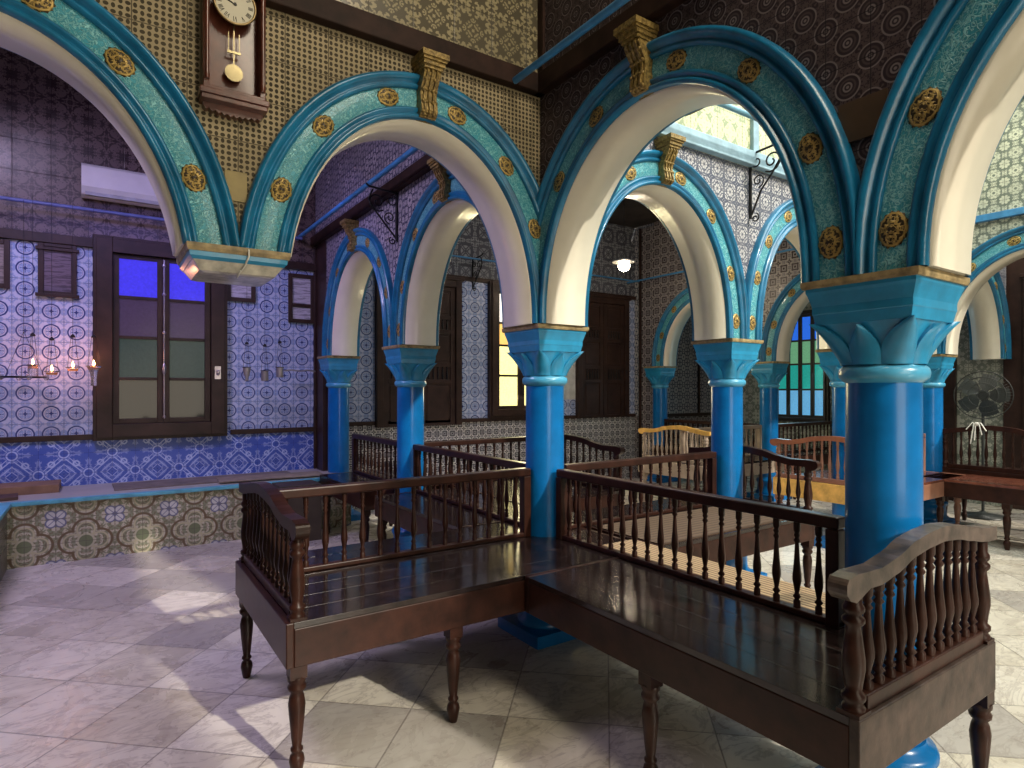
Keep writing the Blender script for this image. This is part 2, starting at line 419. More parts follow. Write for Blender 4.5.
def keystone(parent,f,cs,side,mat=GOLD):
    # scrolled console; profile in (z, protrusion)
    b=MB()
    prof=[(2.86,.03),(2.87,.060),(2.90,.075),(2.95,.068),(2.99,.060),(3.04,.068),(3.08,.090),(3.12,.110),(3.14,.105)]
    N=7
    for k in range(N):          # flutes across the width
        a=-.047+.094*k/N; c=a+.094/N*.86
        poly=[(z,0) for z in (2.85,)]+[(z,p+(.008 if k%2 else 0)) for z,p in prof]+[(3.14,0)]
        b.prism(poly,lambda z,p,d:f(cs+d,side*(TH+p),z),a,c)
    prof2=[(2.86,.05),(2.95,.055),(3.04,.055),(3.12,.09),(3.14,.09)]
    b.prism([(2.86,0)]+prof2+[(3.14,0)],lambda z,p,d:f(cs+d,side*(TH+p),z),-.044,.044)
    for z0,z1,w,p in ((3.14,3.16,.052,.12),(3.16,3.185,.060,.130),(3.185,3.20,.066,.14),(3.20,3.235,.074,.15)):
        def g(p_,q_,d): return f(cs+p_,side*(q_),d)
        b.prism([(-w,TH-.02),(w,TH-.02),(w,TH+p),(-w,TH+p)],g,z0,z1)
    for zz in (2.885,2.955,3.03,3.09):
        for k in range(5):
            cc=f(cs-.036+.018*k,side*(TH+.070 if zz<3.05 else TH+.092),zz)
            b.lathe([(.002,-.012),(.009,-.007),(.011,0),(.008,.008),(.002,.012)],cc,6)
    b.v=[tuple(c if q<2 else 2.905+(c-2.86)*.80 for q,c in enumerate(v)) for v in b.v]
    return b.build('keystone',mat,parent)
def arch(ax,c,s0,s1,label,front=True,back=True,feet=(ZS,ZS),key=True,meds=(6,25,45,68,102,128,155,174),group=None,kmat=None,endmeds=()):
    f=mp(ax,c); cs=(s0+s1)/2
    t=thing('arch',label,'arch',f(cs,0,ZS),0,group)
    off=-Vector(f(cs,0,ZS))
    def loc(o): o.location=off; return o
    b=MB(); row=arch_pts(s0,s1,w=0,feet=feet); row2=arch_pts(s0,s1,w=-.014,feet=feet)
    vs=[];fs=[]; n=len(row)
    e=TH+.004
    for r_,d in ((row2,-e),(row2,e)): vs+=[f(s,d,z) for s,z in r_]
    vs+=[f(s,-e,z) for s,z in row]+[f(s,e,z) for s,z in row]
    for i in range(n-1):
        fs+= [(i,i+1,n+i+1,n+i),(i,2*n+i,2*n+i+1,i+1),(n+i,n+i+1,3*n+i+1,3*n+i)]
    b.add(vs,fs,True); loc(b.build('soffit',CREAM,t,fix=False))
    m1=MB(); m2=MB()
    sides=([-1] if front else [])+([1] if back else [])
    for sd in sides:
        sweep(m1,f,s0,s1,MPROF_IN,sd,feet); sweep(m1,f,s0,s1,MPROF_OUT,sd,feet)
        sweep(m2,f,s0,s1,[(.056,.012),(.10,.018),(.150,.012)],sd,feet)
    loc(m1.build('moulding',MOULD,t,fix=False)); loc(m2.build('filigree_band',FILI,t,fix=False))
    for sd in sides:
        if key:
            k=loc(keystone(t,f,cs,sd,kmat or GOLD))
        if sd==1 : continue
        for dg in meds:
            tt=math.radians(180-dg) if False else math.radians(dg)
            hw=(s1-s0)/2-.2; ct,st=math.cos(tt),math.sin(tt)
            sx=cs-hw*ct; z=ZS+1.015*st**.93; nx,nz=-ct/hw,st; l=math.hypot(nx,nz); nx/=l; nz/=l
            S_=min(max(sx+nx*.103,s0+.0),s1); Z_=z+nz*.103
            pos=Vector(f(S_,sd*(TH+.016),Z_))+off
            tan=Vector(f(-nz,0,nx))-Vector(f(0,0,0)); nor=Vector(f(0,sd,0))-Vector(f(0,0,0))
            put_medallion(t,pos,tan,nor)
    return t
# ---------------------------------------------------------------- columns
def sqloft(b,rows,mi=0,n=8,sm=False):
    """rows of (half, exponent, z): superellipse sections"""
    K=8*n; vs=[];fs=[]
    for h,ex,z in rows:
        for k in range(K):
            a=2*PI*k/K; c_,s_=math.cos(a),math.sin(a)
            r=h/((abs(c_)**ex+abs(s_)**ex)**(1/ex)); vs.append((r*c_,r*s_,z))
    for j in range(len(rows)-1):
        for k in range(K): fs.append((j*K+k,j*K+(k+1)%K,(j+1)*K+(k+1)%K,(j+1)*K+k))
    b.add(vs,fs,sm,mi); b.add(vs[:K],[tuple(reversed(range(K)))],False,mi); b.add(vs[-K:],[tuple(range(K))],False,mi)
def bellR(a,w):
    # w 0 at the neck, 1 at the block
    h=.117+.042*(w**1.9); ex=2+9*w**1.6
    c_,s_=abs(math.cos(a)),abs(math.sin(a))
    return h/((c_**ex+s_**ex)**(1/ex))
def make_column(label):
    t=thing('column',label,'column')
    b=MB(); sqloft(b,[(.215,60,0),(.215,60,.07)]); 
    b.lathe([(.17,.07),(.172,.10),(.155,.11),(.150,.21),(.158,.225),(.166,.24),(.166,.255),(.158,.272),(.135,.28),(.128,.30)],n=40)
    b.build('base',BLUE,t)
    b=MB(); b.lathe([(.119,.29),(.120,.8),(.118,1.54)],n=48); b.build('shaft',BLUE,t)
    b=MB(); b.lathe([(.118,1.525),(.128,1.532),(.139,1.543),(.142,1.558),(.139,1.573),(.128,1.584),(.118,1.59)],n=48); b.build('neck_ring',BLUE_RING,t)
    b=MB()
    K=64; R=12; vs=[];fs=[]
    for j in range(R+1):
        w=j/R; z=1.585+.155*w
        for k in range(K):
            a=2*PI*k/K; r=bellR(a,w); vs.append((r*math.cos(a),r*math.sin(a),z))
    for j in range(R):
        for k in range(K): fs.append((j*K+k,j*K+(k+1)%K,(j+1)*K+(k+1)%K,(j+1)*K+k))
    b.add(vs,fs,True)
    b.build('capital_bell',BLUE_CAP,t)
    lf=MB()
    for q in range(8):
        a0=q*PI/4; corner=q%2
        W=.385 if not corner else .39
        NU,NW=8,10; vs=[];fs=[]
        topw=.90 if not corner else 1.0
        for j in range(NW+1):
            w=j/NW
            half=W*(1.0 if w<.3 else (1-((w-.3)/.7)**1.7))+.004
            for i in range(NU+1):
                u=-1+2*i/NU
                a=a0+u*half; ww=w*topw
                r=bellR(a,ww)+.008+.012*(1-u*u)+(.016*w**3 if not corner else .016*w**3)
                vs.append((r*math.cos(a),r*math.sin(a),1.588+.150*ww))
        for j in range(NW):
            for i in range(NU): fs.append((j*(NU+1)+i,j*(NU+1)+i+1,(j+1)*(NU+1)+i+1,(j+1)*(NU+1)+i))
        # rim back to the bell
        lf.add(vs,fs,True)
        edge=[j*(NU+1) for j in range(NW+1)]+[NW*(NU+1)+i for i in range(1,NU+1)]+[j*(NU+1)+NU for j in range(NW-1,-1,-1)]
        ev=[vs[i] for i in edge]; iv=[(x*.90,y*.90,z) for x,y,z in ev]; n=len(ev)
        lf.add(ev+iv,[(i,i+1,n+i+1,n+i) for i in range(n-1)],False)
    lf.build('leaves',BLUE_CAP,t,fix=False)
    b=MB(); sqloft(b,[(.160,40,1.732),(.166,60,1.768),(.168,60,1.772),(.168,60,1.797),(.170,60,1.805),(.174,60,1.82),(.180,60,1.84),(.184,60,1.85),(.184,60,1.863)])
    b.build('abacus_moulding',BLUE_CAP,t)
    b=MB(); sqloft(b,[(.192,80,1.862),(.196,80,1.872),(.196,80,1.888)]); b.build('abacus_edge',TAN,t)
    return t
# ---------------------------------------------------------------- the setting
AW=4.42; BE=7.30          # far wall and side wall planes
def quad_struct(name,verts,mat): 
    b=MB(); b.add(verts,[tuple(range(len(verts)))]); o=b.build(name,mat,fix=False); return struct(o)
b=MB(); b.box(-6,BE,-8,3.53,-.12,0); b.box(-2.9,BE,3.53,AW,-.12,0); struct(b.build('floor',MARBLE))
# raised platform
PZ=.55
b=MB(); b.box(-5.8,.0,3.55,AW,0,PZ-.03); b.box(-5.8,-2.95,-8,3.55,0,PZ-.03); o=b.build('wall_platform',[T_QUAT,T_QUATy])
for p in o.data.polygons:
    p.material_index=1 if abs(p.normal.x)>.5 else 0
struct(o)
m=M('platform stone'); n=m.noise(m.vec(m.x,m.y,m.z),4,5,.6); PST=m.set(m.mix(n,(.34,.31,.28),(.50,.47,.42)),.45,bump=n,bs=.1)
b=MB(); b.box(-5.8,0,3.60,AW,PZ-.03,PZ); b.box(-5.8,-3.0,-8,3.60,PZ-.03,PZ); struct(b.build('floor_platform',PST))
b=MB(); b.box(-3.0,0,3.52,3.60,PZ-.03,PZ+.004); b.box(-3.0,-2.92,-8,3.52,PZ-.03,PZ+.004); struct(b.build('trim_platform',simple('turquoise edge paint',(.10,.42,.55),.4),bevel=.004))
# far wall
def slab_wall(name,ax,c,s0,s1,layers,th=.2,side=1):
    """layers: (z0,z1,material)"""
    f=mp(ax,c); b=MB(); mats=[]
    for z0,z1,mt in layers:
        if mt not in mats: mats.append(mt)
        mi=mats.index(mt)
        a=f(s0,0,z0); d=f(s1,side*th,z1); b.box(a[0],d[0],a[1],d[1],z0,z1,mi)
    o=b.build(name,mats,fix=False); return struct(o)
slab_wall('wall_far_left','x',AW,-6,-.14,[(0,1.04,T_DADO),(1.04,2.93,T_P1x),(2.93,4.8,T_DARKUP)])
slab_wall('wall_far_right','x',AW,-.14,5.26,[(0,1.08,T_DADO2),(1.08,3.04,T_P1x),(3.04,4.8,T_GREYUP)])
slab_wall('wall_far_corner','x',AW,5.26,BE+.2,[(0,1.05,T_SQx),(1.05,4.8,T_BLOBx)])
slab_wall('wall_side','y',BE,-4.2,AW,[(0,6.0,T_EAST)])
# the clock wall and its continuation across the hall (i=0)
CW=[T_CANE,T_BLOBx,T_FLOR,T_BLOBx,CREAM]
NW_=[T_NAVEW,T_BLOBx,T_BRIGHTY,T_BLOBx,CREAM]
HF=2.115
wall_bay('wall_clock','x',0,XL*2-.06,XL,CW,5.2,feet=(ZS,HF))
wall_bay('wall_clock','x',0,XL,0,CW,5.2,feet=(HF,ZS))
wall_bay('wall_hall','x',0,0,1.80,NW_,6.0)
wall_bay('wall_hall','x',0,1.80,3.60,NW_,6.0)
wall_bay('wall_hall','x',0,3.60,5.40,NW_,6.0)
wall_bay('wall_hall','x',0,5.40,7.20,NW_,6.0)
FW=[T_ROS,T_NAVE,T_ROS,T_NAVE,CREAM]; LW=[T_BLOBy,T_BLOBy,T_BLOBy,T_BLOBy,CREAM]
wall_bay('wall_arcade','y',0,-4.30,-1.99,FW,6.0)
wall_bay('wall_arcade','y',0,-1.99,-.0,FW,6.0)
wall_bay('wall_arcade','y',0,0,1.99,LW,4.8)
wall_bay('wall_arcade','y',0,1.99,3.98,LW,4.8)
RW=[T_NAVE,T_EAST,T_NAVE,T_EAST,CREAM]; RW2=[T_SQy,T_SQy,T_SQy,T_SQy,CREAM]
wall_bay('wall_far_arcade','y',5.40,-4.30,-1.99,RW,6.0)
wall_bay('wall_far_arcade','y',5.40,-1.99,-.0,RW,6.0)
wall_bay('wall_far_arcade','y',5.40,0,1.99,RW2,4.3)
wall_bay('wall_far_arcade','y',5.40,1.99,3.98,RW2,4.3)
wall_bay('wall_stub','y',0,4.12,AW,[DOORW,DOORW,T_BLOBy,T_BLOBy,DOORW],4.8,solid=.001)
wall_bay('wall_stub','y',0,3.98,4.12,[DOORW,DOORW,T_BLOBy,T_BLOBy,DOORW],4.8,solid=ZS)
_t=TH; TH=.05
wall_bay('wall_stub','y',5.44,4.12,AW,[T_SQy]*5,4.26,solid=.001)
wall_bay('wall_stub','y',5.44,3.98,4.12,[T_SQy]*5,4.26,solid=ZS)
TH=_t
# plain tiled patch over the valley of two arches: small gilt plate
# beams
b=MB(); b.box(-6,-TH,-.20,-TH,ZB,ZT); struct(b.build('trim_beam_clock',BEAMW,bevel=.006))
b=MB(); b.box(-.20,-TH,-4.0,-.14,ZB,ZT); struct(b.build('trim_beam_arcade',BEAMW,bevel=.006))
b=MB(); b.box(TH,5.26,-.20,-TH,ZB,ZT); struct(b.build('trim_beam_hall',PALEBL,bevel=.006))
b=MB(); b.box(-.20,-TH,TH,AW,ZB,ZT); struct(b.build('trim_beam_aisle',BEAMW,bevel=.006))
b=MB(); b.box(5.20,5.26,-4.0,0,4.40,4.60); b.box(5.18,5.26,-4,0,4.56,4.62);struct(b.build('trim_cornice',PIPEB,bevel=.01))
b=MB(); b.box(5.20,5.26,-4.0,-.14,ZB,ZB+.07); struct(b.build('trim_band_right',PIPEB,bevel=.006))
b=MB()
b.box(-TH-.02,-TH+.0,-.19,-.14,ZT,5.2); struct(b.build('trim_corner_post',BEAMW))
b=MB(); b.box(1.90,1.97,-TH-.03,-TH,ZT,6.0); b.box(3.75,3.81,-TH-.03,-TH,ZT,6.0);struct(b.build('trim_battens_hall',PALEBL))
# far wall woodwork
b=MB(); b.box(-6,-2.34,AW-.03,AW,1.00,1.055); b.box(-1.09,-.14,AW-.03,AW,1.00,1.055); struct(b.build('trim_dado_far',DOORW,bevel=.004))
b=MB(); b.box(-6,-.14,AW-.05,AW,2.93,3.02); struct(b.build('trim_upper_far',DOORW,bevel=.004))
b=MB(); b.box(-.165,-.14,AW-.04,AW,PZ,3.3); struct(b.build('trim_post_far',DOORW,bevel=.004))
b=MB(); b.box(.14,5.26,AW-.03,AW,1.05,1.10); b.box(.14,5.26,AW-.04,AW,3.03,3.09);struct(b.build('trim_dado_inner',DOORW,bevel=.004))
b=MB(); b.box(5.35,5.39,AW-.04,AW,0,4.26); b.box(5.54,BE,AW-.03,AW,1.02,1.08); b.box(6.88,6.93,AW-.03,AW,1.08,3.2);struct(b.build('trim_corner_inner',DOORW,bevel=.004))
b=MB()
for y0,y1 in ((.43,.85),(-.95,-.09)): b.box(BE-.05,BE,y0,y1,0,4.2)
struct(b.build('trim_panels_side',DOORW,bevel=.01))
# ceilings
b=MB(); b.box(-6,-.14,.14,AW,4.8,4.9); struct(b.build('ceiling_aisle',CEILW))
b=MB(); b.box(.14,5.26,.14,AW,4.26,4.36); struct(b.build('ceiling_inner',CEILW))
b=MB(); b.box(5.54,BE,-4.30,AW,4.9,5.0); struct(b.build('ceiling_side',CEILW))
b=MB(); b.box(-6,-.14,-8,-.14,5.2,5.3); struct(b.build('ceiling_front',CEILW))
for (x0,x1) in ((.14,.7),(4.9,5.26)): 
    b=MB(); b.box(x0,x1,-4.30,-.14,6,6.1); struct(b.build('ceiling_hall',CEILW))
slab_wall('wall_west','y',-6,-8,AW+.2,[(0,5.2,T_DARKUP)],side=-1)
slab_wall('wall_behind','x',-8,-6,-.14,[(0,5.2,T_DARKUP)],side=-1)
# columns
c0=make_column('glossy blue column behind the L-shaped corner of the two front benches, turquoise leaf capital')
def col(x,y,label,first=False):
    if first: c0.location=(x,y,0); return c0
    return dup(c0,(x,y,0),0,label)
col(0,0,None,True)
col(0,-1.99,'largest, nearest blue column, standing in the right front bench')
col(1.80,0,'blue column with cream-edged capital at the far right end of the bench rail behind the corner column')
col(0,1.99,'bright blue column at the joint of two dark rails, left of the corner column')
e=dup(c0,(0,3.98,0),0,'slimmer looking blue column standing by the end of the blue tiled wall')
col(3.60,0,'turquoise lit blue column in front of the coloured glass window, mostly behind the nearest column')
col(5.40,0,'blue column partly hidden to the right of the nearest column')
col(5.40,1.99,'blue column left of the coloured glass window, behind a dark rail')
col(5.40,3.98,'small far blue column beside the brown double doors')
# arches
arch('x',0,XL,0,'turquoise arch under the wall clock side with gilt keystone, from hanging bracket to corner column',feet=(HF,ZS),meds=(27,50,76,103,128,151))
arch('x',0,XL*2-.06,XL,'large turquoise arch at the left edge, left of the wall clock',feet=(ZS,HF),meds=(22,45,66,105,125,154))
arch('y',0,-1.99,0,'dark blue shaded arch between the corner column and the nearest column',meds=(6,25,52,78,112,136))
arch('y',0,-4.30,-1.99,'big blue arch springing from the nearest column to the right edge')
arch('x',0,0,1.80,'sunlit pale turquoise arch with gilt keystone seen through the dark blue arch')
arch('x',0,1.80,3.60,'sunlit turquoise arch right of the black scroll bracket')
arch('x',0,3.60,5.40,'turquoise arch behind the nearest column, in line with the sunlit arches')
arch('x',0,5.40,7.20,'farthest right arch whose cream leg ends in mid-wall above the fan')
arch('y',0,0,1.99,'blue arch with cream soffit from the corner column back to the bright blue column')
arch('y',0,1.99,3.98,'small blue arch with cream soffit nearest the blue tiled wall')
arch('y',5.40,-1.99,0,'bright blue arch with gilt keystone at the right edge')
arch('y',5.40,0,1.99,'turquoise arch in front of the coloured glass window')
arch('y',5.40,1.99,3.98,'small dim blue arch beside the brown double doors')
# hanging bracket between the two clock wall arches
t=thing('hanging_bracket','blue bracket with gilt rim hanging between two arches, no column below','bracket',(XL,0,1.96))
b=MB(); sqloft(b,[(.205,80,.125),(.21,80,.14),(.21,80,.157)]); b.build('rim',TAN,t)
b=MB(); sqloft(b,[(.186,60,.092),(.198,60,.105),(.200,80,.126)]); b.build('band',BLUE_CAP,t)
b=MB(); sqloft(b,[(.135,50,.046),(.155,60,.052),(.185,60,.094)]); b.build('underside',simple('marbled white plaster',(.58,.55,.45),.25,var=.25,scale=12,coat=.4),t)
b=MB(); pts=[(.02+.02*math.sin(k*.9),-.165+.003*k,.07-.0*k+.05*math.sin(k*.5)) for k in range(9)]
tag(MB().tube([(XL+.03,-.213,2.11),(XL+.03,-.218,2.08),(XL+.02,-.19,2.045),(XL+.0,-.16,2.01),(XL-.01,-.17,1.99),(XL+.0,-.19,2.02)],.004,6).build('string',simple('white string',(.7,.68,.6),.8)),'short white string looped over the hanging bracket','string')
def BX(px,a=None):
    """distance along the far wall of a feature measured in the photograph"""
    a=AW-.04 if a is None else a; t=(px-512)/611
    return (t*(3.82+.829*a)-.206+.559*a)/(.829-.559*t)
MX=(BX(93)+BX(227))/2
# ---------------------------------------------------------------- benches
BPROF=[(.014,0),(.014,.022),(.008,.028),(.016,.037),(.008,.047),(.012,.065),(.0175,.09),(.0175,.105),(.012,.15),(.0085,.20),(.0075,.212),(.014,.221),(.0075,.230),(.013,.238),(.009,.246),(.014,.254),(.014,.285)]
LPROF=[(.017,0),(.020,.01),(.026,.04),(.030,.06),(.026,.08),(.016,.092),(.024,.10),(.024,.108),(.017,.116),(.022,.15),(.030,.24),(.033,.28),(.028,.31),(.022,.325),(.034,.338),(.036,.35),(.028,.362),(.036,.374),(.036,.39)]
PPROF=[(.030,.62),(.030,.63),(.022,.64),(.031,.652),(.031,.665),(.021,.675),(.024,.70),(.030,.74),(.030,.77),(.022,.84),(.019,.865),(.029,.878),(.029,.89),(.020,.90),(.028,.912),(.028,.925),(.022,.935),(.022,.975)]
_bal={}
def baluster(parent,mat,x,y,z,h):
    if mat.name not in _bal:
        o=MB().lathe(BPROF,n=8).build('baluster',mat,parent,fix=False); _bal[mat.name]=o
    else:
        o=_bal[mat.name].copy(); COL.objects.link(o); o.parent=parent
    o.location=(x,y,z); o.scale=(1,1,h/.285); o.rotation_euler=(0,0,random.uniform(0,.7)); return o
def arm_top(y,F,B,flip=1):
    # y from front F (negative) to back B
    t=(y-F)/(B-F)
    K=[(0,.990),(.04,1.002),(.10,1.0),(.18,.998),(.28,1.015),(.38,1.045),(.48,1.058),(.58,1.064),(.68,1.056),(.78,1.037),(.88,1.02),(.94,1.012),(1,1.012)]
    for (a,za),(b_,zb) in zip(K,K[1:]):
        if a<=t<=b_:
            u=(t-a)/(b_-a); u=u*u*(3-2*u)*.5+u*.5; return za+(zb-za)*u
    return K[-1][1]
def make_bench(label,loc,rz,x0,x1,rail,arms,yf=-.65,yb=.40,seatmat=SEATW,wood=WOOD,legs=(),armmat=None,group=None,mirror=False,rail_drop=0,nbar=None,applabel=None,z0=0):
    """local: rail along x at y=0; front towards -y. rail=(xa,xb) or None; arms=list of x"""
    sy=-1 if mirror else 1
    t=thing('wooden_bench',label,'bench',loc,rz,group)
    a_=armmat or wood
    # seat of boards
    b=MB(); n=7; W=(yb-yf)/n
    for k in range(n):
        y0=yf+k*W; b.box(x0+.03,x1-.03,sy*(y0+.0008),sy*(y0+W-.0008),.585,.608)
    b.box(x0+.03,x1-.03,sy*(yf+.01),sy*(yb-.01),.565,.586)
    b.build('seat',seatmat,t,bevel=.001)
    for q0,q1 in ((yf,yf+.03),(yb-.03,yb)): MB().box(x0+.03,x1-.03,sy*q0,sy*q1,.435,.584).build('apron',wood,t,bevel=.004)
    MB().box(x0,x0+.03,sy*(yf),sy*(yb),.435,.609).build('end_apron',a_ if 'apron' in label else wood,t,bevel=.004); MB().box(x1-.03,x1,sy*(yf),sy*(yb),.435,.609).build('end_apron',MIDW if a_ is WORNLIT else wood,t,bevel=.004)
    for (lx,ly) in legs:
        post=any(abs(lx-ax)<.06 for ax in arms)
        b=MB(); b.lathe(LPROF,(lx,sy*ly,0),14); b.box(lx-.032,lx+.032,sy*ly-.032,sy*ly+.032,.385,.62 if post else .57)
        b.build('leg',wood,t)
    if rail:
        xa,xb=rail
        b=MB(); b.box(xa,xb,-.03,.03,.976,1.024); b.build('top_rail',wood,t,bevel=.008)
        b=MB(); b.box(xa,xb,-.022,.022,.610,.634); b.build('bottom_rail',wood,t,bevel=.005)
        b=MB(); 
        for xx in (xa+.015,xb-.03):
            b=MB(); b.box(xx-.02,xx+.03,-.028,.028,.608,.975); b.build('rail_post',wood,t,bevel=.004)
        m=nbar or max(2,int(round((xb-xa)/.098)))
        for k in range(1,m): baluster(t,wood,xa+(xb-xa)*k/m,0,.633,.345)
    for ax in arms:
        F=yf-.045; B=yb+.035
        top=[]; N=30
        for i in range(N+1):
            y=F+.02+(B-F-.02)*i/N; top.append((y,arm_top(y,F,B)))
        bot=[(y,z-.048) for y,z in reversed(top) if y>F+.09]
        scroll=[(F+.075,.935),(F+.045,.925),(F+.015,.935),(F-.005,.955),(F-.004,.98),(F+.008,.997)]
        poly=top+bot+scroll
        b=MB(); b.prism(poly,lambda p,q,d:(ax+d,sy*p,q),-.027,.027,0,False); o=b.build('arm_rail',a_,t,bevel=.016)
        for p in o.data.polygons: p.use_smooth=False
        for yy in (yf+.035,yb-.035):
            b=MB(); zt=arm_top(yy,F,B)-.05; s_=(zt-.62)/(.975-.62)
            b.lathe([(r,.62+(z-.62)*s_) for r,z in PPROF],(ax,sy*yy,0),14); b.build('arm_post',wood,t)
        b=MB(); b.box(ax-.022,ax+.022,sy*(yf+.07),sy*(yb-.07),.61,.655); b.build('arm_bottom_rail',wood,t,bevel=.004)
        m=12
        for k in range(m):
            yy=yf+.11+(yb-yf-.22)*k/(m-1)
            baluster(t,wood,ax,sy*yy,.652,arm_top(yy,F,B)-.044-.652).scale[0]=1.12
    return t
# front pair
b1=make_bench('dark wooden bench left of the corner column, curved armrest at its left end',(0,0,0),0,-1.72,.30,(-1.66,-.125),[-1.67],
   legs=[(-1.67,-.61),(-1.67,.37),(-.98,-.61),(-.9,.37),(.2,.37)],nbar=16)
b2=make_bench('dark wooden bench between corner column and nearest column, curved armrest at its right end',(0,0,0),-PI/2,.655,2.215,(.15,1.845),[2.18],armmat=WORNLIT,yf=-.615,yb=.33,
   legs=[(2.18,-.58),(2.18,.295),(1.43,-.58),(1.3,.295)],nbar=19)
# benches of the hall side
make_bench('dark wooden bench behind the front rail, dark curved armrest beside the middle column',(0,0,0),0,.34,1.92,(.15,1.64),[1.89],legs=[(1.89,-.61),(1.89,.37),(.9,-.61)],seatmat=SEATW)
make_bench('dark rail bench between the corner column and the bright blue column',(0,0,0),PI/2,.42,1.88,(.14,1.90),[],yf=-.40,yb=.38,legs=[(.5,-.36),(1.8,-.36),(1.8,.34),(.5,.34)])
make_bench('dark rail bench between the bright blue column and the platform',(0,1.99,0),PI/2,.14,1.45,(.14,1.46),[],yf=-.40,yb=.38,legs=[(.2,-.36),(1.3,-.36),(1.3,.34),(.2,.34)])
make_bench('dark bench with a hump-topped armrest seen just right of the corner column',(0,2.05,0),0,.42,1.54,(.13,1.52),[1.50],yf=-1.15,yb=.08,legs=[(1.50,-1.1),(1.50,.03),(.5,-1.1)],wood=WOOD)
make_bench('bench with sunlit honey-coloured armrest in front of the brown double doors',(0,1.99,0),0,3.52,5.22,(3.6,5.2),[3.6],mirror=True,wood=SUNPALE,armmat=SUNHONEY,legs=[(3.6,-.61),(3.6,.37),(5.1,-.61)])
make_bench('bench with reddish armrest and honey-coloured apron left of the nearest column',(0,0,0),0,3.42,5.24,(3.78,5.22),[3.47],mirror=True,wood=simple('sunlit red wood',(.30,.14,.09),.35,coat=.2),armmat=SUNHONEY,seatmat=REDW,legs=[(3.47,-.61),(3.47,.37),(5.1,-.61),(5.1,.37)])  # bench wood lightened in colour to look sunlit
make_bench('red brown low bench without a rail below the pedestal fan at the right edge',(5.40,0,0),-PI/2,.15,1.85,None,[],yf=-.70,yb=-.06,wood=WOOD,seatmat=REDW,legs=[(.35,-.66),(.9,-.66),(1.1,-.66),(1.8,-.66),(1.8,-.1),(.9,-.1)])
bk=make_bench('dark bench with tall curved armrest in front of the pedestal fan',(5.40,-.50,0),0,0,.62,None,[.03],legs=[(.03,-.61),(.03,.37),(.55,-.61),(.55,.37)])
bk.scale=(1,1,1.06)
make_bench('dark rail bench beneath the coloured glass window',(5.40,1.99,0),0,.15,1.9,(.15,1.9),[],yf=-.3,yb=.3,legs=[(.2,-.26),(1.8,-.26),(.2,.26),(1.8,.26)])
make_bench('far dark rail bench between the two far blue columns',(5.40,1.99,0),PI/2,.14,1.9,(.14,1.9),[],yf=-.3,yb=.3,legs=[(.2,-.26),(1.8,-.26),(.2,.26),(1.8,.26)])
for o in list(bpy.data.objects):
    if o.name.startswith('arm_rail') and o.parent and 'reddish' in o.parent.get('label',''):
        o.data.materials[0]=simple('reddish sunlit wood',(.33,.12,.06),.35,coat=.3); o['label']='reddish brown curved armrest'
# ---------------------------------------------------------------- far wall window
def pane_mat(name,c,rough=.15,em=None,es=0,tr=0):
    m=M(name); n=m.noise(m.vec(m.x,m.y,m.z),40,3,.6)
    cc=m.mix(n,tuple(x*.6 for x in c),c)
    return m.set(cc,rough,spec=.25,bump=n,bs=.25,bd=.004,emit=(m.mix(n,tuple(x*.6 for x in em),em) if em else None),es=es)
def make_window(name,label,ax,c,s0,s1,z0,z1,side,panes,frame=DOORW,fw=.13,cols=2,jd=.05,bar=.03,lab2=None):
    """panes: list bottom->top of (height fraction, material)"""
    f=mp(ax,c); cs=(s0+s1)/2
    t=bpy.data.objects.new(name,None); COL.objects.link(t); t['kind']='structure'; t['label']=label; t['category']='window'
    def B(b,a0,a1,d0,d1,z_0,z_1):
        p=f(a0,side*d0,z_0); q=f(a1,side*d1,z_1); b.box(p[0],q[0],p[1],q[1],z_0,z_1)
    b=MB()
    for w,d in ((0,.02),(.03,.045),(.07,.03)):
        B(b,s0+w,s0+fw,0,jd+d,z0+w,z1-w); B(b,s1-fw,s1-w,0,jd+d,z0+w,z1-w)
        B(b,s0+fw,s1-fw,0,jd+d,z1-fw,z1-w); B(b,s0+fw,s1-fw,0,jd+d,z0+w,z0+fw)
    b.build('window_frame',frame,t,bevel=.004)
    a0,a1=s0+fw,s1-fw; cw=(a1-a0)/cols
    tot=z1-z0-2*fw
    for k in range(cols):
        l,r=a0+k*cw+.002,a0+(k+1)*cw-.002; b=MB(); st=.055 if cols==2 else .03
        B(b,l,l+st,.01,.05,z0+fw,z1-fw); B(b,r-st,r,.01,.05,z0+fw,z1-fw)
        B(b,l+st,r-st,.01,.05,z0+fw,z0+fw+.05); B(b,l+st,r-st,.01,.05,z1-fw-.045,z1-fw)
        zz=z0+fw+.05; H=tot-.095; ps=[]
        for i,(h,mt) in enumerate(panes):
            zn=zz+h*H
            if i<len(panes)-1: B(b,l+st,r-st,.012,.048,zn-bar/2,zn+bar/2)
            ps.append((zz,zn,mt)); zz=zn
        sash=b.build('sash',frame,t,bevel=.003)
        for (za,zb,mt) in ps:
            g=MB(); B(g,l+st-.005,r-st+.005,.022,.028,za,zb); g.build('pane',mt,sash)
    return t
P_BLUE=pane_mat('blue lit glass',(.03,.03,.4),em=(.07,.05,.85),es=.9)
P_VIO=pane_mat('dusky violet glass',(.06,.04,.08),.25,em=(.10,.06,.14),es=.3)
P_GRN=pane_mat('dusky green glass',(.03,.05,.045),.25,em=(.05,.10,.08),es=.3)
P_LOW=M('dark clear glass').set((.02,.02,.015),.05,spec=.35)
P_SUN=pane_mat('sunlit yellow glass',(.9,.8,.4),.3,em=(1,.88,.36),es=1.7)
P_SUNW=pane_mat('sunlit white glass',(.9,.85,.8),.3,em=(1,.93,.80),es=1.6)
P_SUNO=pane_mat('sunlit orange glass',(.9,.6,.2),.3,em=(1,.62,.16),es=1.3)
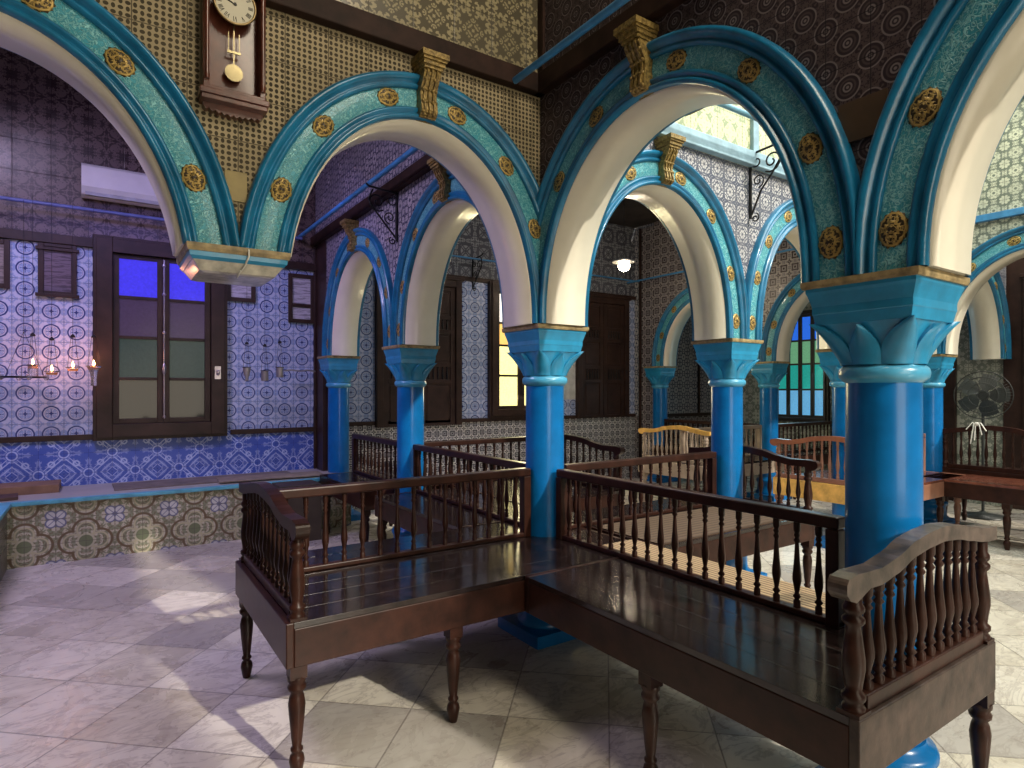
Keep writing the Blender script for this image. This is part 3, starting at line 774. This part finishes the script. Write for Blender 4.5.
t=make_window('window_1','wide dark wooden window with blue upper panes on the blue tiled wall','x',AW,BX(93),BX(227),.99,3.06,-1,[(.25,P_LOW),(.26,P_GRN),(.25,P_VIO),(.24,P_BLUE)],fw=.165,jd=.06)
b=MB(); b.tube([(MX,AW-.13,1.2),(MX,AW-.13,2.86)],.008,8)
b.lathe([(.008,-.06),(.02,-.03),(.02,.03),(.008,.06)],(MX,AW-.13,1.72),10)
for z in (1.22,2.1,2.5,2.8): b.lathe([(.014,-.012),(.018,0),(.014,.012)],(MX,AW-.13,z),10)
o=b.build('espagnolette_bolt',simple('nickel bolt',(.5,.45,.5),.3,.8),t); o['label']='long pale metal bolt bar'
b=MB(); b.box(BX(217)-.03,BX(217)+.03,AW-.115,AW-.095,1.62,1.76); b.lathe([(.012,-.03),(.018,0),(.012,.03)],(BX(217),AW-.13,1.69),10); b.build('latch',simple('nickel latch',(.5,.45,.5),.3,.8),t)
make_window('window_2','narrow brown window with glaring yellow panes beyond the dark blue arch','x',AW,BX(489),BX(551),1.10,3.06,-1,[(.27,P_SUN),(.27,P_SUN),(.20,P_SUNO),(.26,P_SUNW)],fw=.12,cols=2)
CB=pane_mat('cobalt glass',(.02,.1,.6),em=(.03,.18,.9),es=.9); CG=pane_mat('green glass',(.15,.5,.3),em=(.22,.55,.30),es=.6); CT=pane_mat('teal glass',(.02,.4,.35),em=(.03,.5,.42),es=.6); CS=pane_mat('sky blue glass',(.1,.35,.6),em=(.15,.45,.75),es=.9)
make_window('window_3','window of blue and green coloured glass panes with dark bars','y',BE,2.16,3.12,.98,2.80,-1,[(.26,CS),(.26,CT),(.24,CG),(.24,CB)],frame=simple('black painted wood',(.02,.015,.015),.4),fw=.06,cols=4,bar=.03)
P_SKY=pane_mat('bright frosted glass',(.9,.9,.9),.3,em=(.9,.96,1),es=2.2)
make_window('window_4','bright clerestory glazing above the blue cornice at the top right','y',5.40-TH,-3.9,-.25,4.66,5.85,-1,[(1.0,P_SKY)],frame=PIPEB,fw=.07,cols=3)
# ---------------------------------------------------------------- doors
def make_door(name,label,ax,c,s0,s1,z0,z1,side,leaves=2):
    f=mp(ax,c); t=bpy.data.objects.new(name,None); COL.objects.link(t); t['kind']='structure'; t['label']=label; t['category']='door'
    def B(b,a0,a1,d0,d1,z_0,z_1):
        p=f(a0,side*d0,z_0); q=f(a1,side*d1,z_1); b.box(p[0],q[0],p[1],q[1],z_0,z_1)
    b=MB(); w=.09
    B(b,s0,s0+w,0,.08,z0,z1); B(b,s1-w,s1,0,.08,z0,z1); B(b,s0+w,s1-w,0,.08,z1-w,z1); B(b,s0-.03,s1+.03,0,.10,z1,z1+.05)
    b.build('door_frame',DOORW,t,bevel=.006)
    cw=(s1-s0-2*w)/leaves
    for k in range(leaves):
        l,r=s0+w+k*cw+.004,s0+w+(k+1)*cw-.004; b=MB()
        B(b,l,r,.005,.03,z0,z1-w)
        H=z1-w-z0
        segs=[(.02,.30,'p'),(.33,.42,'g'),(.45,.66,'p'),(.69,.76,'g'),(.79,.97,'p')]
        for a,c_,_ in segs: pass
        ed=[0]+[x for s in segs for x in s[:2]]+[1]
        B(b,l,l+.07,.03,.048,z0,z1-w); B(b,r-.07,r,.03,.048,z0,z1-w)
        for i in range(0,len(ed),2): B(b,l+.07,r-.07,.03,.048,z0+ed[i]*H,z0+ed[i+1]*H)
        lf=b.build('door_leaf',DOORW,t,bevel=.004)
        for a,c_,kd in segs:
            b=MB(); 
            if kd=='p':
                B(b,l+.10,r-.10,.03,.040,z0+a*H+.03,z0+c_*H-.03); b.build('door_panel',DOORW,lf,bevel=.006)
            else:
                n=5
                for j in range(n):
                    xx=l+.09+(r-l-.18)*(j+.5)/n
                    b.lathe([(.010,0),(.006,.01),(.014,.05),(.006,(c_-a)*H-.02),(.010,(c_-a)*H)],f(xx,side*.042,z0+a*H),8)
                b.build('door_grille',IRON,lf)
    return t
make_door('door_1','brown panelled double door behind the bright blue column','x',AW,BX(376),BX(461),1.02,3.00,-1,2)
make_door('door_2','dark brown double door under the hanging lamp','x',AW,BX(577),BX(628),1.06,3.0,-1,2)
make_door('door_3','tall brown door leaf at the right edge beyond the fan','y',BE,-.95,-.30,.0,2.9,-1,1)
# ---------------------------------------------------------------- pipes and brackets
def pipe(p,q,r,label,mat=PIPEB):
    return tag(MB().tube([p,q],r,10).build('pipe',mat),label,'pipe')
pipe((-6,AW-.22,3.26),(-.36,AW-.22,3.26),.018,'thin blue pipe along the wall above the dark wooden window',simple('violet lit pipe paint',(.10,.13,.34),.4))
pipe((-.36,.16,3.30),(-.36,AW-.02,3.30),.022,'blue pipe running back along the aisle above the small cream-soffit arches')
pipe((-.36,-TH-.01,3.25),(-.36,-4.0,3.25),.020,'blue pipe crossing the dark corner above the corner column')
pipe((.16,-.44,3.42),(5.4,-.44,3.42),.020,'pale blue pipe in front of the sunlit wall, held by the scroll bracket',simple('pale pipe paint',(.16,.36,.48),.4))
pipe((.16,AW-.16,3.32),(5.2,AW-.16,3.32),.012,'thin grey blue pipe high on the wall over the brown double doors')
pipe((5.04,.2,3.30),(5.04,AW-.05,3.30),.014,'thin blue pipe over the arch in front of the coloured glass window')
def spiral(c,f,r0,r1,a0,turns,n=22):
    return [f(c[0]+(r0+(r1-r0)*i/n)*math.cos(a0+turns*2*PI*i/n),c[1]+(r0+(r1-r0)*i/n)*math.sin(a0+turns*2*PI*i/n)) for i in range(n+1)]
def bracket(label,base,out,H=.46,D=.34):
    """base point on wall at top; out = unit direction away from wall"""
    bx,by,bz=base; f=lambda d,z:(bx+out[0]*d,by+out[1]*d,bz+z)
    b=MB(); b.tube([f(.012,.03),f(.012,-H)],.011,6); b.tube([f(.0,0),f(D,.0+.02),f(D+.03,.04)],.009,6)
    b.tube([f(.02,-H+.03),f(.10,-.30),f(.19,-.20),f(.27,-.09),f(D-.03,.0)],.008,6)
    b.tube(spiral((.19,-.10),f,.085,.012,-2.2,1.5),.007,6); b.tube(spiral((.075,-.22),f,.055,.01,-1.5,1.4),.006,6); b.tube(spiral((.06,-.07),f,.05,.01,2.0,1.3),.006,6)
    b.tube(spiral((.05,-H+.0),f,.035,.008,1.2,-1.2),.006,6)
    o=b.build('scroll_bracket',IRON); tag(o,label,'bracket'); return o
bracket('black iron scroll bracket on the sunlit wall between two turquoise arches',(1.89,-TH,3.33),(0,-1),H=.50,D=.36)
bracket('black scroll bracket above the bright blue column under the aisle pipe',(-TH,1.95,3.22),(-1,0),H=.42,D=.26)
bracket('black scroll bracket above the white ringed tiles beside the yellow window',(BX(474),AW,3.34),(0,-1),H=.42,D=.26)
# ---------------------------------------------------------------- wall clock
t=thing('wall_clock','long dark wooden pendulum clock with white dial on the cane-patterned tiled wall','clock',(-1.825,-TH,2.715))
t.scale=(.8,.8,.8)
CK=simple('reddish clock case wood',(.11,.030,.016),.3,var=.25,scale=9,coat=.4)
f=lambda x,z,d:(x,-d,z)
b=MB(); b.box(-.155,.155,-.02,0,.06,1.05); 
for s in (-1,1): b.box(s*.155,s*.125,-.10,0,.08,1.02)
b.box(-.155,.155,-.10,0,.06,.085); b.box(-.172,.172,-.115,0,.035,.065); b.box(-.165,.165,-.105,0,.01,.035); b.box(-.18,.18,-.125,0,1.02,1.08)
b.build('case',CK,t,bevel=.004)
poly=[(-.15,.015),(.15,.015),(.15,-.005)]+[(.15-.30*k/20,-.012-.018*math.sin(PI*k/20)-(.012 if k%2 else 0)) for k in range(1,20)]+[(-.15,-.005)]
MB().prism(poly,f,.0,.05).build('bottom_crest',CK,t)
for s in (-1,1):
    MB().lathe([(.012,.11),(.016,.13),(.010,.16),(.013,.55),(.010,.9),(.016,.98),(.012,1.02)],(s*.138,-.105,0),10).build('side_pillar',CK,t)
dm=M('cream clock dial'); DIAL=dm.set((.50,.46,.33),.4)
DZ=.55
def disc(b,cx,cz,r,d0,d1,n=40,mi=0):
    b.prism([(cx+r*math.cos(2*PI*k/n),cz+r*math.sin(2*PI*k/n)) for k in range(n)],f,d0,d1,mi)
b=MB(); disc(b,0,DZ,.100,.085,.092); d_=b.build('dial',DIAL,t)
b=MB(); pts=[(.103*math.cos(2*PI*k/40),-.092,DZ+.103*math.sin(2*PI*k/40)) for k in range(40)]; b.tube(pts,.007,6,closed=True); b.build('bezel',simple('aged brass',(.35,.25,.12),.35,.7),t)
# roman numerals as strokes
NUM=['XII','I','II','III','IIII','V','VI','VII','VIII','IX','X','XI']
b=MB()
def stroke(p,q,w,R_):
    d=Vector((q[0]-p[0],q[1]-p[1])); n_=Vector((-d.y,d.x)).normalized()*w/2
    pl=[(p[0]+n_.x,p[1]+n_.y),(q[0]+n_.x,q[1]+n_.y),(q[0]-n_.x,q[1]-n_.y),(p[0]-n_.x,p[1]-n_.y)]
    pl=[(R_(x,y)) for x,y in pl]; b.prism(pl,f,.092,.0935)
for i,s in enumerate(NUM):
    a=PI/2-2*PI*i/12; ph=a-PI/2
    ww={'I':.006,'V':.015,'X':.014}; tot=sum(ww[c] for c in s); x=-tot/2
    R_=lambda u,v,ph=ph,a=a:(.078*math.cos(a)+u*math.cos(ph)-v*math.sin(ph),DZ+.078*math.sin(a)+u*math.sin(ph)+v*math.cos(ph))
    for ch in s:
        w=ww[ch]; c_=x+w/2
        if ch=='I': stroke((c_,-.012),(c_,.012),.0028,R_)
        if ch=='V': stroke((c_-.005,.012),(c_,-.012),.003,R_); stroke((c_+.005,.012),(c_,-.012),.0018,R_)
        if ch=='X': stroke((c_-.005,.012),(c_+.005,-.012),.003,R_); stroke((c_+.005,.012),(c_-.005,-.012),.0018,R_)
        x+=w
INK=simple('black ink',(.015,.012,.01),.5); b.build('numerals',INK,d_)
b=MB()
R_=lambda u,v:(u,v+DZ)
stroke((.01,-.003),(-.072,.022),.005,R_); stroke((.005,-.005),(-.042,.017),.007,R_)
disc(b,0,DZ,.008,.092,.097,16); b.build('hands',INK,d_)
b=MB(); b.box(-.0025,.0025,-.06,-.055,.24,.46); b.box(-.028,-.025,-.06,-.055,.31,.41); b.box(.025,.028,-.06,-.055,.31,.41); b.box(-.034,.034,-.062,-.054,.30,.312); disc(b,0,.195,.045,.05,.062,32)
b.build('pendulum',simple('pendulum brass',(.30,.25,.13),.25,.7),t)
tag(MB().box(-1.855,-1.765,-TH-.008,-TH+.001,2.33,2.46).build('gilt_plate',simple('tarnished yellow plate',(.26,.19,.05),.4)),'small plain yellow plate in the valley between the two clock wall arches','plate')
tag(MB().box(-TH-.008,-TH+.001,-2.07,-1.91,2.36,2.50).build('gilt_plate',simple('dark brown plate',(.07,.04,.02),.5)),'small plain brown plate in the valley above the nearest column','plate')
# ---------------------------------------------------------------- air conditioner
t=thing('air_conditioner','white wall air conditioner high on the dark tiles above the wooden window','air conditioner',(BX(126),AW,3.40))
b=MB(); poly=[(0,.02),(0,.32),(.18,.32),(.215,.29),(.22,.09),(.18,.02),(.12,0)]
b.prism(poly,lambda p,q,d:(d,-p,q),-.37,.37); b.build('casing',WHITEP,t,bevel=.01)
MB().box(-.34,.34,-.195,-.13,.012,.05).build('louvre',simple('grey plastic',(.35,.35,.36),.4),t)
# ---------------------------------------------------------------- pictures
def picture(x0,x1,z0,z1,label,inner=(.20,.17,.20),split=None,crest=False,fr=.045,cat='picture'):
    t=thing('framed_picture',label,cat,((x0+x1)/2,AW,z0)); w=(x1-x0)/2; h=z1-z0
    b=MB()
    for a in ((-w,-w+fr,0,h),(w-fr,w,0,h),(-w+fr,w-fr,0,fr),(-w+fr,w-fr,h-fr,h)): b.box(a[0],a[1],-.035,0,a[2],a[3])
    if split: b.box(-w+fr,w-fr,-.035,0,split*h-.02,split*h+.02)
    if crest: b.box(-w-.02,w+.02,-.05,0,h-.08,h-.05); b.box(-w-.02,w+.02,-.05,0,-.01,.02); b.box(-w+.02,w-.02,-.03,0,h,h+.05)
    b.build('picture_frame',DOORW,t,bevel=.004)
    m=M('picture sheet'); n=m.noise(m.vec(m.x*.3,m.y,m.z*3),24,3,.6)
    MB().box(-w+fr,w-fr,-.012,0,fr,h-fr).build('sheet',m.set(m.mix(n.below(.47,.06),inner,tuple(x*.55 for x in inner)),.15),t)
picture(BX(38),BX(77),2.42,2.94,'dark framed notice with ledge top, left of the wooden window',(.17,.13,.17),crest=True)
picture(-3.25,BX(10),2.46,2.92,'framed picture cut by the left edge of the view',(.34,.28,.26))
picture(BX(227),BX(256),2.50,2.95,'small framed sheet under the hanging bracket, right of the wooden window',(.55,.52,.60))
picture(BX(289),BX(315),2.30,2.88,'tall frame with two pale sheets at the right end of the blue tiled wall',(.55,.52,.58),split=.36)
# ---------------------------------------------------------------- oil lamps
GL=M('clear lamp glass'); GL.b.inputs['Transmission Weight'].default_value=.85; GLASS=GL.set((.85,.85,.85),.08)
FL=M('flame').set((1,.5,.2),emit=(1,.38,.12),es=45)
SILV=simple('tarnished silver',(.45,.42,.42),.3,.7)
OIL=simple('amber oil',(.45,.22,.08),.2)
CUP=[(.016,-.10),(.020,-.095),(.014,-.07),(.030,-.03),(.038,.02),(.040,.05)]
def oil_lamp(x,y,z,label,lit=True,top=3.3,shape='cup',n=3,silver=False):
    t=thing('oil_lamp',label,'lamp',(x,y,z))
    prof={'cup':CUP,'tulip':[(.022,-.16),(.026,-.155),(.022,-.10),(.030,-.04),(.048,.0),(.060,.03)],'bowl':[(.01,-.02),(.03,-.012),(.045,.0),(.052,.015)],'can':[(.034,-.08),(.038,-.075),(.038,.03),(.040,.035)]}[shape]
    MB().lathe(prof,n=20).build('glass_cup',SILV if silver else GLASS,t)
    rt=prof[-1][0]; zt=prof[-1][1]
    b=MB(); b.tube([(rt*1.05*math.cos(2*PI*k/20),rt*1.05*math.sin(2*PI*k/20),zt-.004) for k in range(20)],.004,6,closed=True)
    for k in range(n):
        a=2*PI*k/n+.4; b.tube([(rt*math.cos(a),rt*math.sin(a),zt),(rt*.35*math.cos(a),rt*.35*math.sin(a),.30)],.002,5)
    b.lathe([(.004,.295),(.022,.30),(.018,.315),(.004,.33)],n=10); b.tube([(0,0,.32),(0,0,top-z)],.0018,5)
    b.build('hanging_wires',IRON,t)
    MB().lathe([(rt*.75,zt-.035),(rt*.88,zt-.015),(rt*.5,zt-.014)],n=16).build('oil',OIL,t)
    if lit:
        MB().lathe([(.002,zt),(.010,zt+.012),(.011,zt+.022),(.006,zt+.040),(.001,zt+.055)],n=10).build('flame',FL,t)
        l=bpy.data.lights.new('flame_light','POINT'); l.energy=1.3; l.color=(1,.38,.2); l.shadow_soft_size=.03
        lo=bpy.data.objects.new('flame_light',l); COL.objects.link(lo); lo.parent=t; lo.location=(0,0,zt+.08)
    return t
oil_lamp(BX(33,4.1),4.1,1.70,'lit glass oil lamp with wide shade cap, leftmost flame',shape='can')
oil_lamp(BX(52,4.0),4.0,1.66,'lit shallow oil lamp, second flame from the left',shape='bowl')
oil_lamp(BX(73,4.08),4.08,1.70,'small lit bowl lamp, third flame from the left',shape='bowl')
oil_lamp(BX(94,4.0),4.0,1.70,'lit tulip-shaped glass oil lamp at the window edge',shape='tulip')
t=thing('lamp_ring','flat iron lamp ring hanging at the far left beside the lit oil lamps','lamp holder',(BX(24,4.15),4.15,1.62))
b=MB(); b.tube([(.17*math.cos(2*PI*k/30),.17*math.sin(2*PI*k/30),0) for k in range(30)],.008,6,closed=True)
for k in range(3):
    a=2*PI*k/3+.5; b.tube([(.17*math.cos(a),.17*math.sin(a),0),(0,0,.42)],.002,5)
b.tube([(0,0,.42),(0,0,1.64)],.002,5); b.build('ring',IRON,t)
for k in range(4):
    a=2*PI*k/4+.3; MB().lathe([(.012,-.03),(.022,-.01),(.024,.02)],(.17*math.cos(a),.17*math.sin(a),0),10).build('small_cup',GLASS,t)
oil_lamp(BX(247,4.1),4.1,1.70,'unlit slim silver lamp, left of the three hanging beside the window',lit=False,shape='cup',silver=True)
oil_lamp(BX(265,4.05),4.05,1.68,'unlit silver can lamp, middle of the three hanging beside the window',lit=False,shape='can',silver=True)
oil_lamp(BX(280,4.0),4.0,1.72,'unlit dark-rimmed lamp, right of the three hanging beside the window',lit=False,shape='can',silver=True)
tag(MB().tube([(-.55+.09*k,4.25,1.72+.012*(k%2)) for k in range(5)],.009,6).build('lamp_chain',SILV),'short pale metal chain on the blue tiles near the small blue arch','chain')
# ---------------------------------------------------------------- hanging electric lamp
t=thing('pendant_lamp','glowing white lamp with flat shade hanging in the dark inner hall','lamp',(3.52,2.9,3.20))
MB().lathe([(.03,.06),(.15,.02),(.155,.012),(.03,.035)],n=28).build('lamp_shade',WHITEP,t)
MB().lathe([(.01,-.11),(.06,-.09),(.085,-.04),(.07,.01),(.03,.03)],n=20).build('bulb',M('lit bulb').set((1,1,1),emit=(1,.82,.58),es=14),t)
MB().tube([(0,0,.05),(0,0,1.05)],.004,6).build('cord',IRON,t)
l=bpy.data.lights.new('bulb_light','POINT'); l.energy=28; l.color=(1,.82,.6); l.shadow_soft_size=.06
lo=bpy.data.objects.new('bulb_light',l); COL.objects.link(lo); lo.parent=t; lo.location=(0,0,-.12)
# ---------------------------------------------------------------- pedestal fan
t=thing('pedestal_fan','dark pedestal fan standing behind the rail at the right','fan',(6.28,-.20,0))
FANM=simple('dark fan plastic',(.03,.035,.035),.4); 
# axis towards the viewer
dx,dy=-.95,-.312; ux,uy=-dy,dx
cf=lambda u,w,d:(dx*d+ux*u,dy*d+uy*u,1.44+w)
b=MB()
for R_,d in ((.275,.0),(.275,.10),(.21,.125),(.14,.135),(.21,-.02),(.06,.14)):
    b.tube([cf(R_*math.cos(2*PI*k/40),R_*math.sin(2*PI*k/40),d) for k in range(40)],.004,5,closed=True)
for k in range(48):
    a=2*PI*k/48; c_,s_=math.cos(a),math.sin(a)
    b.tube([cf(.05*c_,.05*s_,.14),cf(.2*c_,.2*s_,.125),cf(.275*c_,.275*s_,.09),cf(.275*c_,.275*s_,.0),cf(.2*c_,.2*s_,-.02),cf(.06*c_,.06*s_,-.03)],.0018,4)
b.build('guard',FANM,t)
b=MB()
for k in range(5):
    a0=2*PI*k/5; vs=[];fs=[]
    for i in range(6):
        r=.05+.20*i/5; wd=.42+.35*math.sin(PI*min(1,i/4.2))
        for j in range(4):
            a=a0+wd*(j/3-.5)*1.6; vs.append(cf(r*math.cos(a),r*math.sin(a),.05+.03*(j/3-.5)))
    for i in range(5):
        for j in range(3): fs.append((i*4+j,i*4+j+1,(i+1)*4+j+1,(i+1)*4+j))
    b.add(vs,fs,True)
b.build('blades',simple('smoked fan blade',(.05,.06,.06),.3),t,fix=False)
b=MB(); b.tube([cf(0,0,.07),cf(0,0,-.14)],[.045,.06],20); b.build('motor',FANM,t)
b=MB(); b.tube([(.08*-dx,.08*-dy,1.38),(.08*-dx,.08*-dy,.05)],.016,10); b.lathe([(.22,0),(.22,.02),(.06,.05),(.02,.07)],(.08*-dx,.08*-dy,0),28); b.build('stand',FANM,t)
# ribbon on the rail, dark bits on the platform
b=MB(); R0=(5.39,-.45,1.13)
for q in ((.0,-.09,-.06),(0,.09,-.05),(0,-.05,-.10),(0,.05,-.20),(0,.015,-.16)):
    b.tube([R0,(R0[0]-.035,R0[1]+q[1]*.4,R0[2]+.025),(R0[0]-.045,R0[1]+q[1],R0[2]+q[2])],.006,5)
b.lathe([(.01,-.02),(.022,0),(.01,.02)],(R0[0]-.03,R0[1],R0[2]+.01),8)
tag(b.build('ribbon',simple('white ribbon',(.75,.73,.68),.7)),'white ribbon knotted on the rail below the pedestal fan','ribbon')
CARD=simple('brown cardboard',(.26,.15,.085),.8,var=.15,scale=6)
CARD2=simple('greyish cardboard',(.20,.17,.145),.8,var=.2,scale=5)
def card(name,x0,x1,y0,y1,z0,z1,mat,label,rz=0,cat='cardboard'):
    o=MB().box(-(x1-x0)/2,(x1-x0)/2,-(y1-y0)/2,(y1-y0)/2,0,z1-z0).build(name,mat,bevel=.004); o.location=((x0+x1)/2,(y0+y1)/2,z0); o.rotation_euler=(0,0,rz); return tag(o,label,cat)
card('cardboard_box',-4.2,-2.62,4.0,4.38,PZ,PZ+.075,CARD,'flat reddish cardboard box on the left of the platform')
card('cardboard_sheet',-3.9,-2.9,3.66,3.9,PZ+.001,PZ+.03,simple('dark brown board',(.09,.045,.03),.6),'dark board lying near the platform edge at the left',.08,'board')
card('cardboard_sheet',-2.2,-.5,3.82,4.30,PZ+.001,PZ+.012,CARD2,'long greyish cardboard sheet on the platform below the window',.03)
card('cardboard_sheet',-1.3,-.25,3.66,4.02,PZ+.014,PZ+.026,simple('tan cardboard',(.27,.22,.17),.8),'shorter tan cardboard sheet on top of the long one, by the small blue column',-.06)
card('storage_crate',-.86,-.46,3.10,3.45,0,.56,simple('dark brown crate',(.05,.035,.028),.6),'dark box on the floor behind the left bench rail',0,'box')
tag(MB().box(2.68-.12,2.68+.12,-.006,0,1.35,1.95).build('paper_notice',simple('white paper',(.6,.6,.58),.7)),'white paper notice','notice')
o=bpy.data.objects['paper_notice']; o.location=(BX(571)-2.68,AW,0); o['label']='white paper notice pinned left of the dark brown double door'

# woven mats on the seats behind the rails
def mat(name,x0,x1,y0,y1,z,c1,c2,label,ax='x',n=60):
    m=M(name+' weave'); g=axis(m,ax); st=((g*n).fr()-.5).ab()
    nn=m.noise(m.vec(m.x,m.y,0.0),5,3); k=m.noise(m.vec(m.x*(1 if ax=='y' else 30),m.y*(30 if ax=='y' else 1),0.0),3,2)
    mt=m.set(m.mix(st.below(.16,.1),m.mix(k,c1,tuple(x*.75 for x in c1)),c2),.8,bump=st,bs=.5,bd=.006)
    return tag(MB().box(x0,x1,y0,y1,z,z+.008).build(name,mt),label,'mat')
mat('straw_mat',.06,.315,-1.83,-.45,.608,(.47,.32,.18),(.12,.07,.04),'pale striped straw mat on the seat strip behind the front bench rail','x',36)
mat('woven_mat',.36,1.8,-.62,-.06,.608,(.13,.08,.048),(.06,.035,.022),'brown woven mat on the bench behind the front rail','y',22)
# ---------------------------------------------------------------- camera, light
cam=bpy.data.cameras.new('camera'); co=bpy.data.objects.new('camera',cam); COL.objects.link(co); S.camera=co
cam.sensor_width=36; cam.lens=611/1024*36; cam.shift_y=6/1024; cam.clip_start=.05
co.location=(-2.306,-3.052,1.5)
fw=Vector((math.sin(math.radians(34)),math.cos(math.radians(34)),0))
co.rotation_euler=fw.to_track_quat('-Z','Y').to_euler()
W=bpy.data.worlds.new('world'); S.world=W; W.use_nodes=True
W.node_tree.nodes['Background'].inputs[0].default_value=(.80,.82,.85,1); W.node_tree.nodes['Background'].inputs[1].default_value=.13
def area(name,loc,target,sx,sy,e,c):
    l=bpy.data.lights.new(name,'AREA'); l.shape='RECTANGLE'; l.size=sx; l.size_y=sy; l.energy=e; l.color=c
    o=bpy.data.objects.new(name,l); COL.objects.link(o); o.location=loc
    o.rotation_euler=(Vector(target)-Vector(loc)).to_track_quat('-Z','Y').to_euler(); return o
area('skylight',(2.8,-2.1,5.9),(2.8,-2.1,0),3.6,3.2,270,(.96,1.0,.90))
area('rear_right_fill',(-.35,-6.6,3.3),(-1.0,0,2.0),1.4,2.4,62,(1,.88,.66))  # unseen fill from behind the camera onto the clock wall, no window built
area('front_top_fill',(-.95,-2.9,5.1),(-1.5,-1.6,0),1.2,3.0,145,(1,.88,.68))  # unseen overhead fill added to brighten the front floor
area('rear_low_fill',(-1.3,-7.6,1.4),(-1.5,0,.3),3.0,2.2,75,(1,.88,.68))  # unseen low fill added to reach the floor under the benches
area('blue_wall_light',(-1.9,2.6,3.5),(-1.9,4.4,1.3),2.6,.25,17,(.36,.30,1.0))
area('violet_aisle_light',(-3.4,1.6,4.5),(-2.8,1.2,0),1.6,1.0,125,(.74,.62,1.0))
area('inner_window_daylight',(3.05,AW-.25,2.1),(2.6,0,1.0),.6,1.8,45,(1,.86,.5))
area('inner_lamp_bounce',(1.8,1.8,4.2),(1.8,2.2,0),2.0,2.0,32,(.95,.95,1.0))
area('side_aisle_daylight',(6.4,-.8,4.7),(6.3,.2,0),1.2,3.5,110,(1,.95,.85))
area('coloured_window_glow',(BE-.2,2.6,1.9),(5,1.5,1.0),.8,1.7,12,(.5,.85,1.0))
l=bpy.data.lights.new('sun','SUN'); l.energy=3.6; l.color=(1,.92,.78); l.angle=.02
o=bpy.data.objects.new('sun',l); COL.objects.link(o); o.rotation_euler=Vector((-.18,.80,-.50)).to_track_quat('-Z','Y').to_euler()
GR={'column':'blue columns of the arcades','arch':'painted arches of the arcades','bench':'turned wooden benches of the hall','lamp':'lamps of the hall','bracket':'brackets of the arcade walls','pipe':'pipes running along the walls','picture':'frames on the blue tiled wall','cardboard':'cardboard on the platform','mat':'mats on the benches'}
for o in S.objects:
    if o.parent is None and o.get('category') in GR and 'kind' not in o: o['group']=GR[o['category']]
S.view_settings.view_transform='Standard'; S.view_settings.look='None'; S.view_settings.exposure=0; S.view_settings.gamma=1
S.view_settings.use_curve_mapping=False
S.cycles.use_denoising=True
S.cycles.max_bounces=6; S.cycles.sample_clamp_indirect=6
